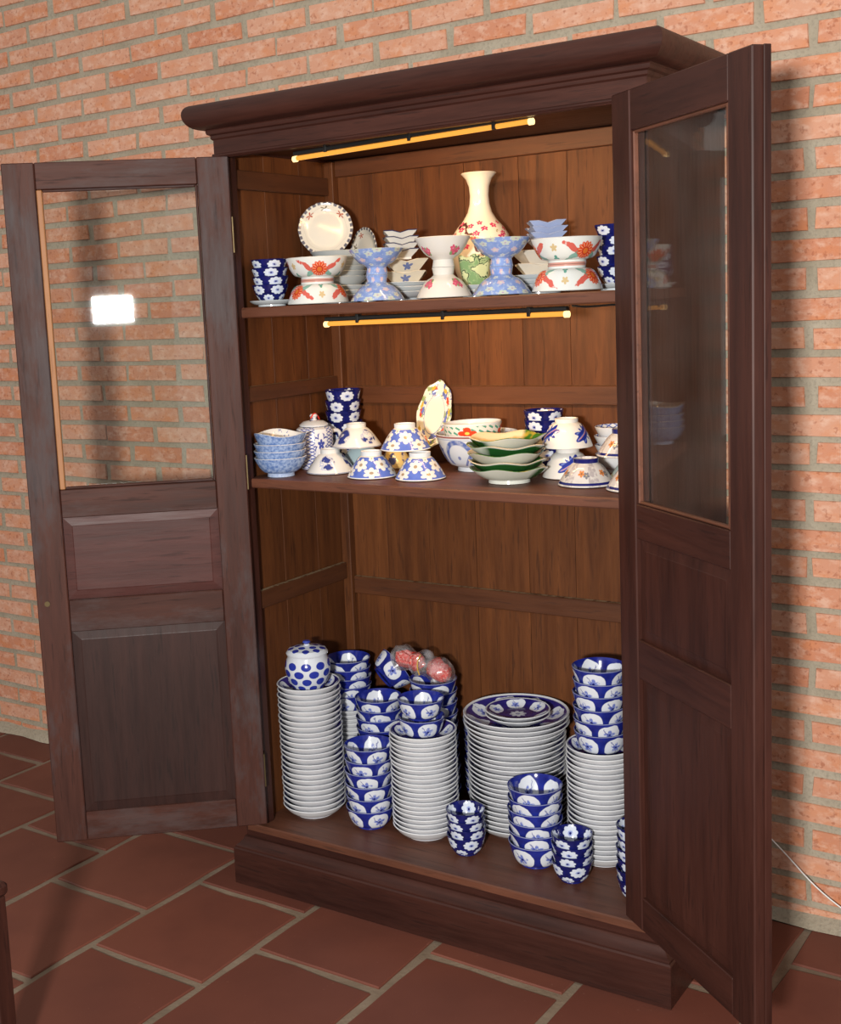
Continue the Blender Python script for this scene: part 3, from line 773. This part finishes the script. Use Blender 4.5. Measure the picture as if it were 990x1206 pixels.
# polka dot jar
jar = put('lidded_jar', lathe('jar_body', [(0, .002), (.036, .002), (.038, 0), (.040, .004), (.052, .022), (.060, .045), (.062, .062), (.059, .080), (.053, .092), (.0525, .097)], [(.049, .097), (.049, .088), (.055, .065), (.03, .012), (0, .01)]), DOTS, (b1[0], b1[1], zt),
          'small white lidded jar with blue polka dots on top of a plate stack', 'jar', rot=(0, 0, .4))
link('lid', lathe('lid', [(0, .0), (.056, .0), (.057, .004), (.050, .0135), (.03, .019), (.012, .0215), (.008, .023)], [(.0075, .026), (.0, .026)]), DOTLID, jar, (0, 0, .0985))
kn = lathe('knob', [(0, 0), (.008, 0), (.006, .004), (.011, .008)], [(.009, .012), (0, .013)], 20, i0=1); link('knob', kn, ceramic('lid_knob_blue', lambda nt, u, v: watery(nt, BL_M, BL_L)), jar, (0, 0, .121))
bw_a = bowl_me('rice_bowl', .065, .057, .037, .005, .46, .0026)
bw_b = bowl_me('rice_bowl_small', .0605, .053, .035, .005, .46, .0026)
cup = bowl_me('tea_cup', .049, .050, .028, .004, .52, .0024)
GB, GC = 'blue bowls on the cabinet floor', 'small navy cups on the cabinet floor'
def bowls(base, me, py, n, lab, top, h=.056, mat=None, name='rice_bowl', group=GB, cat='bowl', lean=.008):
    zt = z_on_axis(base, py); st = (zt - h - base[2]) / (n - 1) if n > 1 else .03
    stack(name, me, mat or MEDAL, base, n, st, lab, cat, group, top, .0015, lean); return base[2] + (n - 1) * st, st
# second plate stack (short) with tilted bowls behind
b2 = np.array([*on_row(413, 850, .372, ZB)[:2], ZB]); pm_s = plate_me('plate_small', .071, .026, .044)
zt = z_on_axis(b2, 832); n2 = 19; st = (zt - ZB - .02) / (n2 - 1)
stack('plate', pm_s, PLATE, b2, n2, st, 'white plate in the stack beneath leaning blue bowls behind the jar', 'plate', G)
b2b = b2.copy(); b2b[2] = ZB + (n2 - 1) * st + .009
zz, st = bowls(b2b, bw_a, 777, 5, 'blue bowl stacked on white plates beside the polka dot jar', None, .05, lean=.012)
# bowl resting tipped over on a hidden stack
b4 = np.array([*on_row(446, 830, .318, ZB)[:2], ZB])
bowls(b4, bw_a, 820, 10, 'blue bowl in the stack between jar plates and bagged bowls', 'uppermost blue bowl of the stack beside the tipped bowl', lean=.008)
put('rice_bowl', bw_b, MEDAL, (b4[0] - .022, b4[1] + .058, z_on_axis(b4, 812) + .012), 'blue bowl lying tipped on its side behind the stacks', 'bowl', rot=(-.2, 1.0, .75))
b5 = foot_at(438, 978, ZB, .037)
bowls(b5, bw_a, 876, 6, 'blue bowl in the front stack between two white plate stacks', 'uppermost blue bowl in the front stack between two plate stacks')
b6 = foot_at(503, 991, ZB, .055); s6 = plates_to(b6, .09, 858, 22)
pm_b = plate_me('plate_b', .0875, .030, .055)
stack('plate', pm_b, PLATE, b6, 22, s6, 'white plate in the stack under two blue bowls', 'plate', G, 'blue centred white plate directly under two blue bowls')
b6b = b6.copy(); b6b[2] = b6[2] + 21 * s6 + .0105; b6b[0] -= .004
bowls(b6b, bw_b, 822, 2, 'blue bowl standing on the plate beneath another bowl', 'blue bowl nested on top of the two on white plates', .052)
b7 = np.array([*on_row(511, 830, .365, ZB)[:2], ZB])
z7, _ = bowls(b7, bw_a, 799, 11, 'blue bowl in the stack under the plastic bag', None)
b8 = np.array([.528, .447, ZB])
bowls(b8, cup, 836, 9, 'blue cup in the stack squeezed behind the widest plates', None, .05, lean=.01, name='tea_cup', cat='cup')
# large plates
b9 = np.array([*on_row(609, 900, .352, ZB)[:2], ZB])
pm_l = plate_me('large_plate', .128, .032, .082); pm_xl = plate_me('dinner_plate', .137, .032, .086)
zt = z_on_axis(b9, 839); s9 = (zt - .032 - ZB) / 22
stack('large_plate', pm_l, PLATE, b9, 20, s9, 'large white plate in the widest stack', 'plate', 'large plates on the cabinet floor')
b9t = b9.copy(); b9t[2] = ZB + 20 * s9 + .004
stack('large_plate', pm_xl, PLATE, b9t, 3, s9, 'large plate near the top of the widest stack', 'plate', 'widest plates atop the large stack', 'large blue patterned plate holding two saucers')
pm_t = plate_me('saucer', .084, .022, .046)
b9s = b9.copy(); b9s[2] = ZB + 22 * s9 + .0145; b9s[0] += .012; b9s[1] -= .012
stack('saucer', pm_t, MEDAL_SAUCER, b9s, 2, .0105, 'blue medallion saucer beneath another saucer on large plates', 'saucer', None, 'blue medallion saucer on top of the widest plate stack', lean=.0)
b10 = foot_at(632, 1023, ZB, .033)
bw_c = bowl_me('rice_bowl_large', .067, .061, .038, .005, .46, .0026)
bowls(b10, bw_c, 924, 6, 'blue bowl in the stack before the widest plates', 'uppermost blue bowl in the stack before the widest plates', .06)
b11 = foot_at(550, 1009, ZB, .026)
bowls(b11, cup, 952, 4, 'navy cup in the shortest stack near the front edge', 'uppermost navy cup in the shortest stack', .05, BLOSSOM, 'tea_cup', GC, 'cup')
b12 = foot_at(674, 1041, ZB, .026)
bowls(b12, cup, 981, 4, 'navy cup in the stack beside the front blue bowls', 'uppermost navy cup in the stack beside front blue bowls', .05, BLOSSOM, 'tea_cup', GC, 'cup')
b13 = foot_at(711, 1022, ZB, .053); s13 = plates_to(b13, .0865, 876, 22)
pm_c = plate_me('plate_c', .0865, .030, .053)
stack('plate', pm_c, PLATE, b13, 22, s13, 'white plate in the stack beside the right open door', 'plate', G, 'blue centred white plate carrying a tall bowl stack')
b13b = b13.copy(); b13b[2] = b13[2] + 21 * s13 + .0105; b13b[0] -= .002
bowls(b13b, bw_a, 784, 6, 'blue bowl stacked on plates beside the right open door', 'uppermost blue bowl on plates beside the right open door')
b14 = foot_at(752, 1064, ZB, .026)
bowls(b14, cup, 972, 6, 'navy cup in the stack half behind the right open door', None, .05, BLOSSOM, 'tea_cup', GC, 'cup', .015)

# plastic bag with red contents lying on bowls
def film_mat():
    m = bpy.data.materials.new('clear_plastic_film'); m.use_nodes = True; nt = m.node_tree; nt.nodes.clear()
    o = nt.nodes.new('ShaderNodeOutputMaterial'); t = nt.nodes.new('ShaderNodeBsdfTransparent'); g = nt.nodes.new('ShaderNodeBsdfGlossy'); g.inputs[1].default_value = .12
    d = nt.nodes.new('ShaderNodeBsdfDiffuse'); d.inputs[0].default_value = (.75, .75, .78, 1); lw = nt.nodes.new('ShaderNodeLayerWeight'); lw.inputs[0].default_value = .35
    a = nt.nodes.new('ShaderNodeMixShader'); b = nt.nodes.new('ShaderNodeMixShader')
    nt.links.new((X(nt, lw.outputs[1]) * .55 + .10).s, a.inputs[0]); nt.links.new(t.outputs[0], a.inputs[1]); nt.links.new(g.outputs[0], a.inputs[2])
    nt.links.new((noise(nt, 25, None, 3.).above(.54, .2) * .20 + .03).s, b.inputs[0]); nt.links.new(a.outputs[0], b.inputs[1]); nt.links.new(d.outputs[0], b.inputs[2]); nt.links.new(b.outputs[0], o.inputs[0]); return m
def blob(name, parts, sub=4, amp=.004, fr=60., seed=0):
    bm = bmesh.new(); bmesh.ops.create_icosphere(bm, subdivisions=sub, radius=1.)
    from mathutils import noise as mn
    for v in bm.verts:
        d = v.co.normalized(); best = None
        # support of the union of balls along d
        lo, hi = 0., .2
        best = 0.
        for c, r in parts:
            c = Vector(c); bq = d.dot(c); disc = bq * bq - (c.length_squared - r * r)
            if disc > 0: best = max(best, bq + math.sqrt(disc))
        p = d * max(best, .01); p += d * amp * (mn.noise(p * fr + Vector((seed, 0, 0))) * 2)
        v.co = p
    return mesh_from(name, bm, True, 70 if amp < .003 else 25)
zbag = z7 + .056
bagc = (np.array([b7[0] - .030, b7[1] - .005, zbag + .036]))
bag = put('plastic_bag', blob('bag_film', [((-.058, 0, .006), .036), ((0, 0, .004), .036), ((.055, -.006, -.003), .038), ((.078, -.01, -.012), .022)], 4, .0055, 42., 3), film_mat(), bagc, 'clear plastic bag of red contents lying on blue bowls', 'bag', rot=(0, .12, .05))
def red_mat():
    m, nt, b = new_mat('red_speckled_goods', .5); n = noise(nt, 190, None, 2.); setc(nt, b, mix(nt, mix(nt, (.62, .035, .025), (.68, .14, .11), n.above(.5, .15)), (.72, .55, .5), n.above(.62, .06) * .6)); bump(nt, b, n, .8, .004); return m
RM = red_mat()
link('contents', blob('contents', [((-.056, 0, .004), .027), ((-.02, 0, .004), .025)], 3, .003, 90., 1), RM, bag)
link('contents', blob('contents', [((0, 0, 0), .028), ((.022, 0, -.008), .025)], 3, .003, 90., 2), RM, bag, (.047, -.004, .0))
tube('tie', [(.012, -.034, -.018), (.006, -.039, 0), (.004, -.036, .022), (.004, -.02, .034)], .0018, plain('yellow_tie', (.55, .33, .05), .5), bag, 6, 2)

# ---------------- middle shelf
GM = 'bowls turned upside down on the middle shelf'
m1 = foot_at(331.6, 562.5, Z2, .036)
wavy = lambda a, t: (1 + .035 * math.cos(3 * a + .4) * max(0, 1 - abs(t - 1) * 2.2), .004 * math.cos(3 * a + .4) * max(0, 1 - abs(t - 1) * 2.2))
sp = bowl_me('sponged_bowl', .069, .050, .036, .009, .58, .0035); spw = bowl_me('sponged_bowl_wavy', .069, .056, .036, .009, .58, .0035, wav=wavy)
stack('sponged_bowl', sp, SPONGE, m1, 3, .018, 'light blue sponged bowl in the stack beside the left open door', 'bowl', 'light blue sponged bowls')
put('sponged_bowl', spw, SPONGE, (m1[0], m1[1], Z2 + .056), 'light blue sponged bowl with wavy white rim atop its stack', 'bowl', rot=(.03, -.02, 2.5))
# teapot
m2 = on_row(371, 530, .290, Z2)
tp = put('teapot', lathe('teapot_body', [(0, .002), (.044, .002), (.046, 0), (.048, .006), (.050, .05), (.051, .098), (.048, .108), (.040, .113)], [(.035, .113), (.035, .105), (.045, .09), (.044, .012), (0, .01)]), LATT, tuple(m2), 'blue and white lattice teapot behind the sponged bowls', 'teapot', rot=(0, 0, 1.0))
link('lid', lathe('lid', [(0, 0), (.039, 0), (.040, .004), (.028, .013), (.009, .016), (.007, .02), (.011, .027)], [(.008, .032), (0, .033)], 28), ceramic('teapot_lid_glaze', g_motif((.04, .05, .2), 4, (.66, .68, .7), .5, 60, .2, 1.0)), tp, (0, 0, .1145))
tube('spout', [(-.044, -.006, .052), (-.062, -.010, .07), (-.074, -.014, .098), (-.082, -.016, .104)], .0085, LATT, tp, 10, 2)
tube('handle', [(.049, .004, .095), (.075, .008, .098), (.083, .010, .07), (.07, .008, .035), (.048, .004, .03)], .0055, LATT, tp, 8, 2)
tube('cord', [(-.012, -.01, .136), (0, -.006, .1505), (.014, .004, .140), (.02, .01, .131)], .0022, plain('red_cord', (.6, .03, .02), .5), tp, 6, 2)
m3 = on_row(404, 510, .418, Z2) + np.array([.006, 0, 0]); cupm = bowl_me('blossom_cup', .0505, .056, .030, .005, .6, .0024)
bowls(m3, cupm, 459, 6, 'navy blossom cup stacked in the back corner behind the teapot', 'uppermost navy blossom cup in the back corner stack', .056, BLOSSOM, 'blossom_cup', 'navy cups on the middle shelf', 'cup')
def inv_bowl(me, mat, loc, h, label, spin=0., group=None, name='rice_bowl', lean=0.):
    return put(name, me, mat, (loc[0], loc[1], loc[2] + h + .0022), label, 'bowl', group, rot=(PI + lean, 0, spin))
cone = lambda nm, R, h, rf: bowl_me(nm, R, h, rf, .011, .86, .003)
mb = cone('motif_bowl', .065, .060, .026)
m4 = foot_at(390, 560, Z2, .065); inv_bowl(mb, MOTIF, m4, .060, 'upside down white bowl with navy motif on the shelf beside sponged bowls', 1.2)
m4u = np.array([*on_row(420, 515, .275, Z2)[:2], Z2 + .0635]); inv_bowl(mb, MOTIF, m4u, .060, 'upside down white bowl with navy motif resting on other bowls', .5)
m4c = np.array([*on_row(427, 545, .362, Z2)[:2], Z2]); inv_bowl(mb, CELAD, m4c, .060, 'upside down pale celadon bowl propping up a white one', .5)
db = cone('daisy_bowl', .0635, .064, .027)
m5 = foot_at(438.5, 565.5, Z2, .0635); inv_bowl(db, DAISY, m5, .064, 'upside down blue daisy bowl beside the white motif bowls', .25)
m5r = foot_at(495.5, 568, Z2, .0635); inv_bowl(db, DAISY, m5r, .064, 'upside down blue daisy bowl in front of the large arc bowl', .6)
m5u = np.array([*on_row(477, 515, .222, Z2)[:2], Z2 + .0675]); inv_bowl(db, DAISY, m5u, .064, 'upside down blue daisy bowl balanced on two others', .9)
yb = on_row(466, 545, .35, Z2); inv_bowl(cone('yellow_bowl', .048, .055, .022), YELLOW, yb, .055, 'upside down yellow and navy bowl hidden behind daisy bowls', .3)
# oval plate leaning on the back rail
def oval_wav(a, t): f = 1 + .035 * math.cos(8 * a) * max(0, 1 - abs(t - 1) * 3); return (f, 0)
ov = plate_me('oval_plate', .052, .012, .034, .0035, oval_wav)
c = hy(511.5, 489, .437)
o = put('oval_plate', ov, OVAL, tuple(c), 'cream oval plate with floral border leaning on the back boards', 'plate', rot=(0, 0, 0))
tilt = math.radians(14); yaw = math.radians(24)
o.matrix_world = Matrix.Translation(Vector(c)) @ Matrix.Rotation(yaw, 4, 'Z') @ Matrix.Rotation(PI / 2 - tilt, 4, 'X') @ Matrix.Rotation(math.radians(-12), 4, 'Z') @ Matrix.Diagonal((.88, 1.78, 1, 1))
# large bowl with dish
m7 = on_row(562, 530, .378, Z2); 
put('large_bowl', bowl_me('large_bowl', .107, .096, .052, .010, .5, .004), ARCS, tuple(m7), 'large white bowl with blue arcs holding a floral dish', 'bowl', rot=(0, 0, 2.05))
put('floral_dish', lathe('floral_dish', [(0, .003), (.045, .003), (.047, 0), (.058, .002), (.068, .010), (.0735, .03), (.0755, .052)], [(.0735, .054), (.071, .05), (.066, .014), (.05, .008), (0, .007)]), FRUIT, (m7[0] - .004, m7[1] - .012, Z2 + .071), 'straight sided dish with fruit garland inside the large arc bowl', 'bowl', rot=(.02, -.02, -.92 + .45))
# green dishes
m8 = foot_at(598, 571.5, Z2, .050)
gw = lambda a, t: (1 + .045 * math.cos(5 * a) * max(0, 1 - abs(t - 1) * 1.6), .0035 * math.cos(5 * a + 1) * max(0, 1 - abs(t - 1) * 1.6))
gd = bowl_me('green_dish', .092, .036, .050, .008, .72, .004, wav=gw)
for i in range(5):
    put('leaf_dish', gd, GREEN, (m8[0] + random.uniform(-.003, .003), m8[1] + random.uniform(-.003, .003), Z2 + i * .0185), 'green and cream leaf dish in the stack on the middle shelf, %s from top' % ORD[5 - i] if i < 4 else 'uppermost green and cream leaf dish showing its glazed well', 'dish', 'green leaf dishes' if i < 4 else None, rot=(.01, .01, (2.6, .3, 3.3, 1.2, 4.25)[i]))
m9 = on_row(641, 530, .425, Z2)
bowls(m9, cupm, 483, 5, 'navy blossom cup in the stack behind the blue leaf bowls', 'uppermost navy blossom cup behind the blue leaf bowls', .056, BLOSSOM, 'blossom_cup', 'navy cups on the middle shelf', 'cup')
lb = bowl_me('leaf_bowl', .062, .068, .028, .010, .66, .003)
m10 = foot_at(669, 566, Z2, .062); inv_bowl(lb, LEAFG, m10, .068, 'upside down white bowl with blue leaf standing on the shelf', .1)
m10u = np.array([m10[0] - .004, m10[1] + .006, Z2 + .0715]); inv_bowl(lb, LEAFG, m10u, .068, 'upside down white bowl with blue leaf stacked on its twin', .95)
nb = cone('band_bowl', .0655, .060, .029)
m11 = foot_at(690.5, 576, Z2, .0655); inv_bowl(nb, BAND, m11, .060, 'upside down grey bowl with navy band at the shelf front', .2)
m11r = np.array([m11[0] + .117, m11[1] - .015, Z2]); 
m11r = np.array([1.089, .188, Z2]); inv_bowl(nb, BAND, m11r, .060, 'upside down grey banded bowl mostly behind the right door', .5)
m11b = np.array([(m11[0] + m11r[0]) / 2 + .012, m11[1] + .115, Z2]); inv_bowl(nb, CELAD, m11b, .060, 'upside down pale bowl under a banded one beside the right door', .5)
m11u = np.array([(m11[0] + m11r[0]) / 2 + .008, m11[1] + .052, Z2 + .0635]); inv_bowl(nb, BAND, m11u, .060, 'upside down grey banded bowl resting on other bowls', .75)
m12 = on_row(727, 530, .435, Z2); tb = bowl_me('trellis_bowl', .055, .045, .026, .008, .6, .003)
bowls(m12, tb, 502, 4, 'white bowl with blue trellis in the stack beside the right door', 'uppermost white bowl with blue trellis lined inside', .045, TRELL, 'trellis_bowl', 'trellis bowls', 'bowl')

# ---------------- upper shelf
def S(px, y): return on_row(px, 350, y, Z1)
ft = lambda nm, R, h: lathe(nm, [(0, .010), (.021, .006), (.023, 0), (.0265, .0), (.025, .008), (.0235, .017), (.030, .023)] + [(.030 + (R - .030) * (k / 7) ** .72, .023 + (h - .023) * (k / 7) ** 1.15) for k in range(1, 8)], [(R - .0015, h + .001)] + [(.030 + (R - .030) * (k / 7) ** .72 - .003, .025 + (h - .023) * (k / 7) ** 1.15) for k in range(6, 1, -1)] + [(.02, .026), (0, .025)])
def pair(me, mat, loc, h, what, cat, s0=0., s1=1.):
    put(cat[1], me, mat, (loc[0], loc[1], loc[2] + h + .0022), 'upside down ' + what + ' under its twin', 'bowl', rot=(PI, 0, s0))
    put(cat[1], me, mat, (loc[0] + .001, loc[1], loc[2] + h + .003), 'upright ' + what + ' balanced on its twin', 'bowl', rot=(0, 0, s1))
rb = bowl_me('red_flower_bowl', .078, .056, .042, .008, .42, .0035)
t2 = S(374.5, .152); pair(rb, RED, t2, .0565, 'white bowl with red flowers beside the navy cups', ('b', 'flower_bowl'), 1.3, .2)
t12 = S(668, .152); pair(rb, RED, t12, .0585, 'white bowl with red flowers near the right door', ('b', 'flower_bowl'), .9, .55)
fb = ft('footed_bowl', .0665, .0605)
t6 = S(444.5, .14); pair(fb, BLUEFLOR, t6, .061, 'pale blue floral footed bowl before the square dishes', ('b', 'footed_bowl'), .3, 1.)
t8 = S(523, .14); fr_ = ft('rose_footed_bowl', .066, .0685); pair(fr_, ROSE, t8, .069, 'cream footed bowl with pink roses', ('b', 'footed_bowl'), 2.0, .42)
t9 = S(591, .14); fb2 = ft('footed_bowl_b', .0675, .062); pair(fb2, BLUEFLOR, t9, .0625, 'pale blue floral footed bowl in front of the vase', ('b', 'footed_bowl'), .6, 1.4)
# navy cups on a saucer
t1 = S(320, .138); sc = plate_me('small_plate', .058, .014, .036, .004)
put('saucer', sc, PALE, tuple(t1), 'small pale saucer under navy cups on the upper shelf', 'saucer', rot=(0, 0, 0))
ucup = bowl_me('upper_cup', .0475, .046, .027, .006, .75, .003)
t1c = np.array([t1[0] - .002, t1[1], Z1 + .0085])
stack('blossom_cup', ucup, BLOSSOM, t1c, 4, .0215, 'navy blossom cup in the stack on a pale saucer', 'cup', 'navy cups on the saucer', None, .0015, .02)
# grey shallow bowls with plates standing behind
t5 = S(401, .335); gb = bowl_me('shallow_bowl', .076, .036, .042, .007, .7, .0035)
pl5 = plate_me('pale_plate', .088, .020, .05, .004); pl6 = plate_me('pale_plate_b', .078, .020, .046, .004)
stack('pale_plate', pl6, PALE, t5, 3, .012, 'pale plate at the bottom of the stack behind the red flower bowls', 'plate', 'pale plates on the upper shelf')
t5b = t5.copy(); t5b[2] += .024 + .009
stack('shallow_bowl', gb, GREYP, t5b, 6, .0135, 'grey white shallow bowl in the stack holding a standing plate', 'bowl', 'grey shallow bowls')
ztop5 = t5b[2] + 5 * .0135 + .036
scw = lambda a, t: (1 + .022 * abs(math.cos(15 * a)) * max(0, 1 - abs(t - 1) * 4), 0)
spm = plate_me('scalloped_plate', .0725, .013, .044, .0035, scw)
def standing(px, py, y, yaw, tilt, spin, label, me=spm, mat=SCAL):
    c = Vector(hy(px, py, y)); o = put('scalloped_plate', me, mat, c, label, 'plate', rot=(0, 0, 0))
    o.matrix_world = Matrix.Translation(c) @ Matrix.Rotation(yaw, 4, 'Z') @ Matrix.Rotation(PI / 2 - tilt, 4, 'X') @ Matrix.Rotation(spin, 4, 'Z'); return o
standing(383.5, 271, .352, .58, .2, .0, 'scalloped white plate with red leaf sprigs standing upright')
p4 = S(433, .455)
px4 = plate_me('small_plate_x', .035, .012, .022, .0035)
stack('pale_plate', px4, PALE, (p4[0], p4[1], Z1), 5, .011, 'small pale plate in the stack under the edgeways plate', 'plate', 'small pale plates')
standing(432.5, 300, .452, -.45, .08, 1.2, 'plain sided scalloped plate standing turned edgeways behind blue footed bowls')
ep = (.113, .434)
stack('pale_plate', px4, PALE, (ep[0], ep[1], Z1), 5, .011, 'small pale plate in the stack under the plate on edge', 'plate', 'small pale plates')
o = standing(352, 302, .40, -.86, .06, .6, 'pale plate standing on edge beside the scalloped plate', plate_me('edge_plate', .056, .012, .034, .0035), PALE); o.location = (ep[0], ep[1], Z1 + .063 + .057)
# square dishes
def sq_me(name, S_, h, t=.003, rf=.55):
    bm = bmesh.new(); uv = bm.loops.layers.uv.new('UVMap'); rows = []
    pr = [(rf * .92, .003, 0), (rf * .95, 0, .02), (rf, 0, .05), (rf, .005, .1), (1., h, .9), (1. - t / S_, h + .0008, 1.0), (rf + .02, .008, 1.8), (0.02, .007, 2.)]
    for f, z, v in pr:
        row = []
        for k in range(16):
            i, q = divmod(k, 4); t_ = q / 4; a, b = [((-1, -1), (1, -1)), ((1, -1), (1, 1)), ((1, 1), (-1, 1)), ((-1, 1), (-1, -1))][i]
            x, y = a[0] + (b[0] - a[0]) * t_, a[1] + (b[1] - a[1]) * t_; e = 1 + .0 * q
            dip = (-.006 if (v > .5 and v < 1.5 and q == 2) else 0.)
            row.append(bm.verts.new((x * S_ * f, y * S_ * f, z + dip)))
        rows.append((row, v))
    for (A, va), (B, vb) in zip(rows, rows[1:]):
        for k in range(16):
            f = bm.faces.new((A[k], A[(k + 1) % 16], B[(k + 1) % 16], B[k]))
            for l, c_ in zip(f.loops, ((k / 16, va), ((k + 1) / 16, va), ((k + 1) / 16, vb), (k / 16, vb))): l[uv].uv = c_
    bm.faces.new(rows[0][0]); bm.faces.new(rows[-1][0])
    return mesh_from(name, bm, True, 30)
SQW = ceramic('white_square_navy_rim', lambda nt, u, v: mix(nt, watery(nt, (.66, .66, .62), (.60, .61, .60)), (.03, .035, .11), v.above(.82, .02) * v.below(1.02, .02)))
SQS = ceramic('cream_square_star', lambda nt, u, v: flower(nt, watery(nt, (.62, .57, .46), (.56, .52, .43)), u, v, 4, .0, .5, .13, .28, 5, .45, (.12, .16, .34)))
sq1 = sq_me('square_dish', .043, .026); sq2 = sq_me('square_dish_cream', .054, .036)
t7 = S(474, .30)
stack('pale_plate', pl5, PALE, (t7[0], t7[1], Z1), 3, .012, 'pale plate in the stack under the white square dishes', 'plate', 'pale plates on the upper shelf')
zz = Z1 + .024 + .0115
for i in range(2): put('square_dish', sq2, SQS, (t7[0] + .012, t7[1], zz + i * .03), ('lower' if i == 0 else 'upper') + ' cream square dish with blue star under the white ones', 'dish', rot=(0, 0, .5 + .15 * i))
zz += .03 + .037
for i in range(4): put('square_dish', sq1, SQW, (t7[0], t7[1], zz + i * .0155), 'white square dish with navy rim stacked behind footed bowls, %s from top' % ORD[4 - i], 'dish', 'white square dishes', rot=(0, 0, .62 + random.uniform(-.06, .06)))
t11 = S(645, .31)
stack('pale_plate', pl5, PALE, (t11[0] - .02, t11[1], Z1), 3, .012, 'pale plate in the stack under the sky blue square dishes', 'plate', 'pale plates on the upper shelf')
zz = Z1 + .024 + .0115
for i in range(2): put('square_dish', sq2, CREAM, (t11[0] - .022, t11[1], zz + i * .03), ('lower' if i == 0 else 'upper') + ' plain cream square dish under the sky blue ones', 'dish', rot=(0, 0, .55 + .2 * i))
zz += .03 + .037
for i in range(4): put('square_dish', sq1, SKYSQ, (t11[0], t11[1], zz + i * .0135), 'sky blue square dish in the stack beside the vase, %s from top' % ORD[4 - i], 'dish', 'sky blue square dishes', rot=(0, 0, .6 + random.uniform(-.08, .08)))
# vase
t10 = S(568, .385)
vp = [(0, .004), (.043, .004), (.045, 0), (.048, .002), (.047, .012), (.052, .03), (.066, .065), (.0755, .105), (.0765, .128), (.071, .152), (.058, .172), (.042, .190), (.031, .208), (.0255, .228), (.0235, .250), (.0255, .272), (.032, .290), (.0415, .301), (.0445, .3035)]
put('vase', lathe('vase', vp, [(.043, .3055), (.038, .301), (.028, .288), (.0215, .27), (.0195, .25), (.022, .225), (0, .2)], 56, None, 60), VASE, tuple(t10), 'tall cream vase with pink blossom branches on the upper shelf', 'vase', rot=(0, 0, 1.9))
tg = S(560, .262); pg = plate_me('pale_plate_small', .052, .016, .03, .0035)
stack('pale_plate', pg, PALE, tg, 2, .011, 'small pale plate under the green cabbage cup', 'plate', 'small pale plates')
put('cabbage_cup', bowl_me('cabbage_cup', .040, .078, .022, .006, .45, .003, wav=lambda a, t: (1 + .05 * math.cos(6 * a), .004 * math.cos(6 * a))), CABB, (tg[0], tg[1], Z1 + .019), 'green cabbage leaf cup between the footed bowls', 'cup', rot=(0, 0, 0))
t13 = S(726, .305); put('saucer', sc, PALE, tuple(t13), 'pale saucer under navy cups beside the right door', 'saucer', rot=(0, 0, 0))
stack('blossom_cup', ucup, BLOSSOM, (t13[0] + .003, t13[1], Z1 + .0085), 5, .0235, 'navy blossom cup in the stack beside the right door', 'cup', 'navy cups on the right saucer', None, .003, .035)

# ================================================================== loose things
a = Vector(hy(905, 985, WY - .035)); b_ = Vector(hy(927, 1008, WY - .035)); c_ = Vector(hy(957, 1042, WY - .035)); d_ = Vector(hy(990, 1070, WY - .035)); e_ = Vector(hy(1040, 1102, WY - .045))
tag(tube('cable', [(a.x - .10, a.y - .004, a.z + .10), a, b_, c_, d_, e_, (e_.x + .12, e_.y, .009), (e_.x + .6, e_.y - .02, .006)], .0018, WHITEP, None, 8, 2), 'thin white cable hanging along the brick wall to the floor', 'cable')
tag(tube('wire', [(.985, .10, Z1 - .029), (1.02, .105, Z1 - .033), (1.07, .11, Z1 - .030), (1.14, .12, Z1 - .031)], .0025, BLACK, None, 6, 2), 'thin black wire along the underside of the upper shelf', 'wire')

pw = hz(-13, 1040, .42)
post = bpy.data.objects.new('wooden_post', None); COL.objects.link(post); post.location = (pw[0], pw[1], 0)
tag(post, 'short dark wooden post with a capped top standing on the tiles', 'post')
bx('shaft', (-.022, .022, -.022, .022, .03, .39), W_OUT, post, .004)
bx('cap', (-.028, .028, -.028, .028, .39, .42), W_OUT, post, .008)
bx('foot', (-.034, .034, -.034, .034, .0, .03), W_OUT, post, .005)
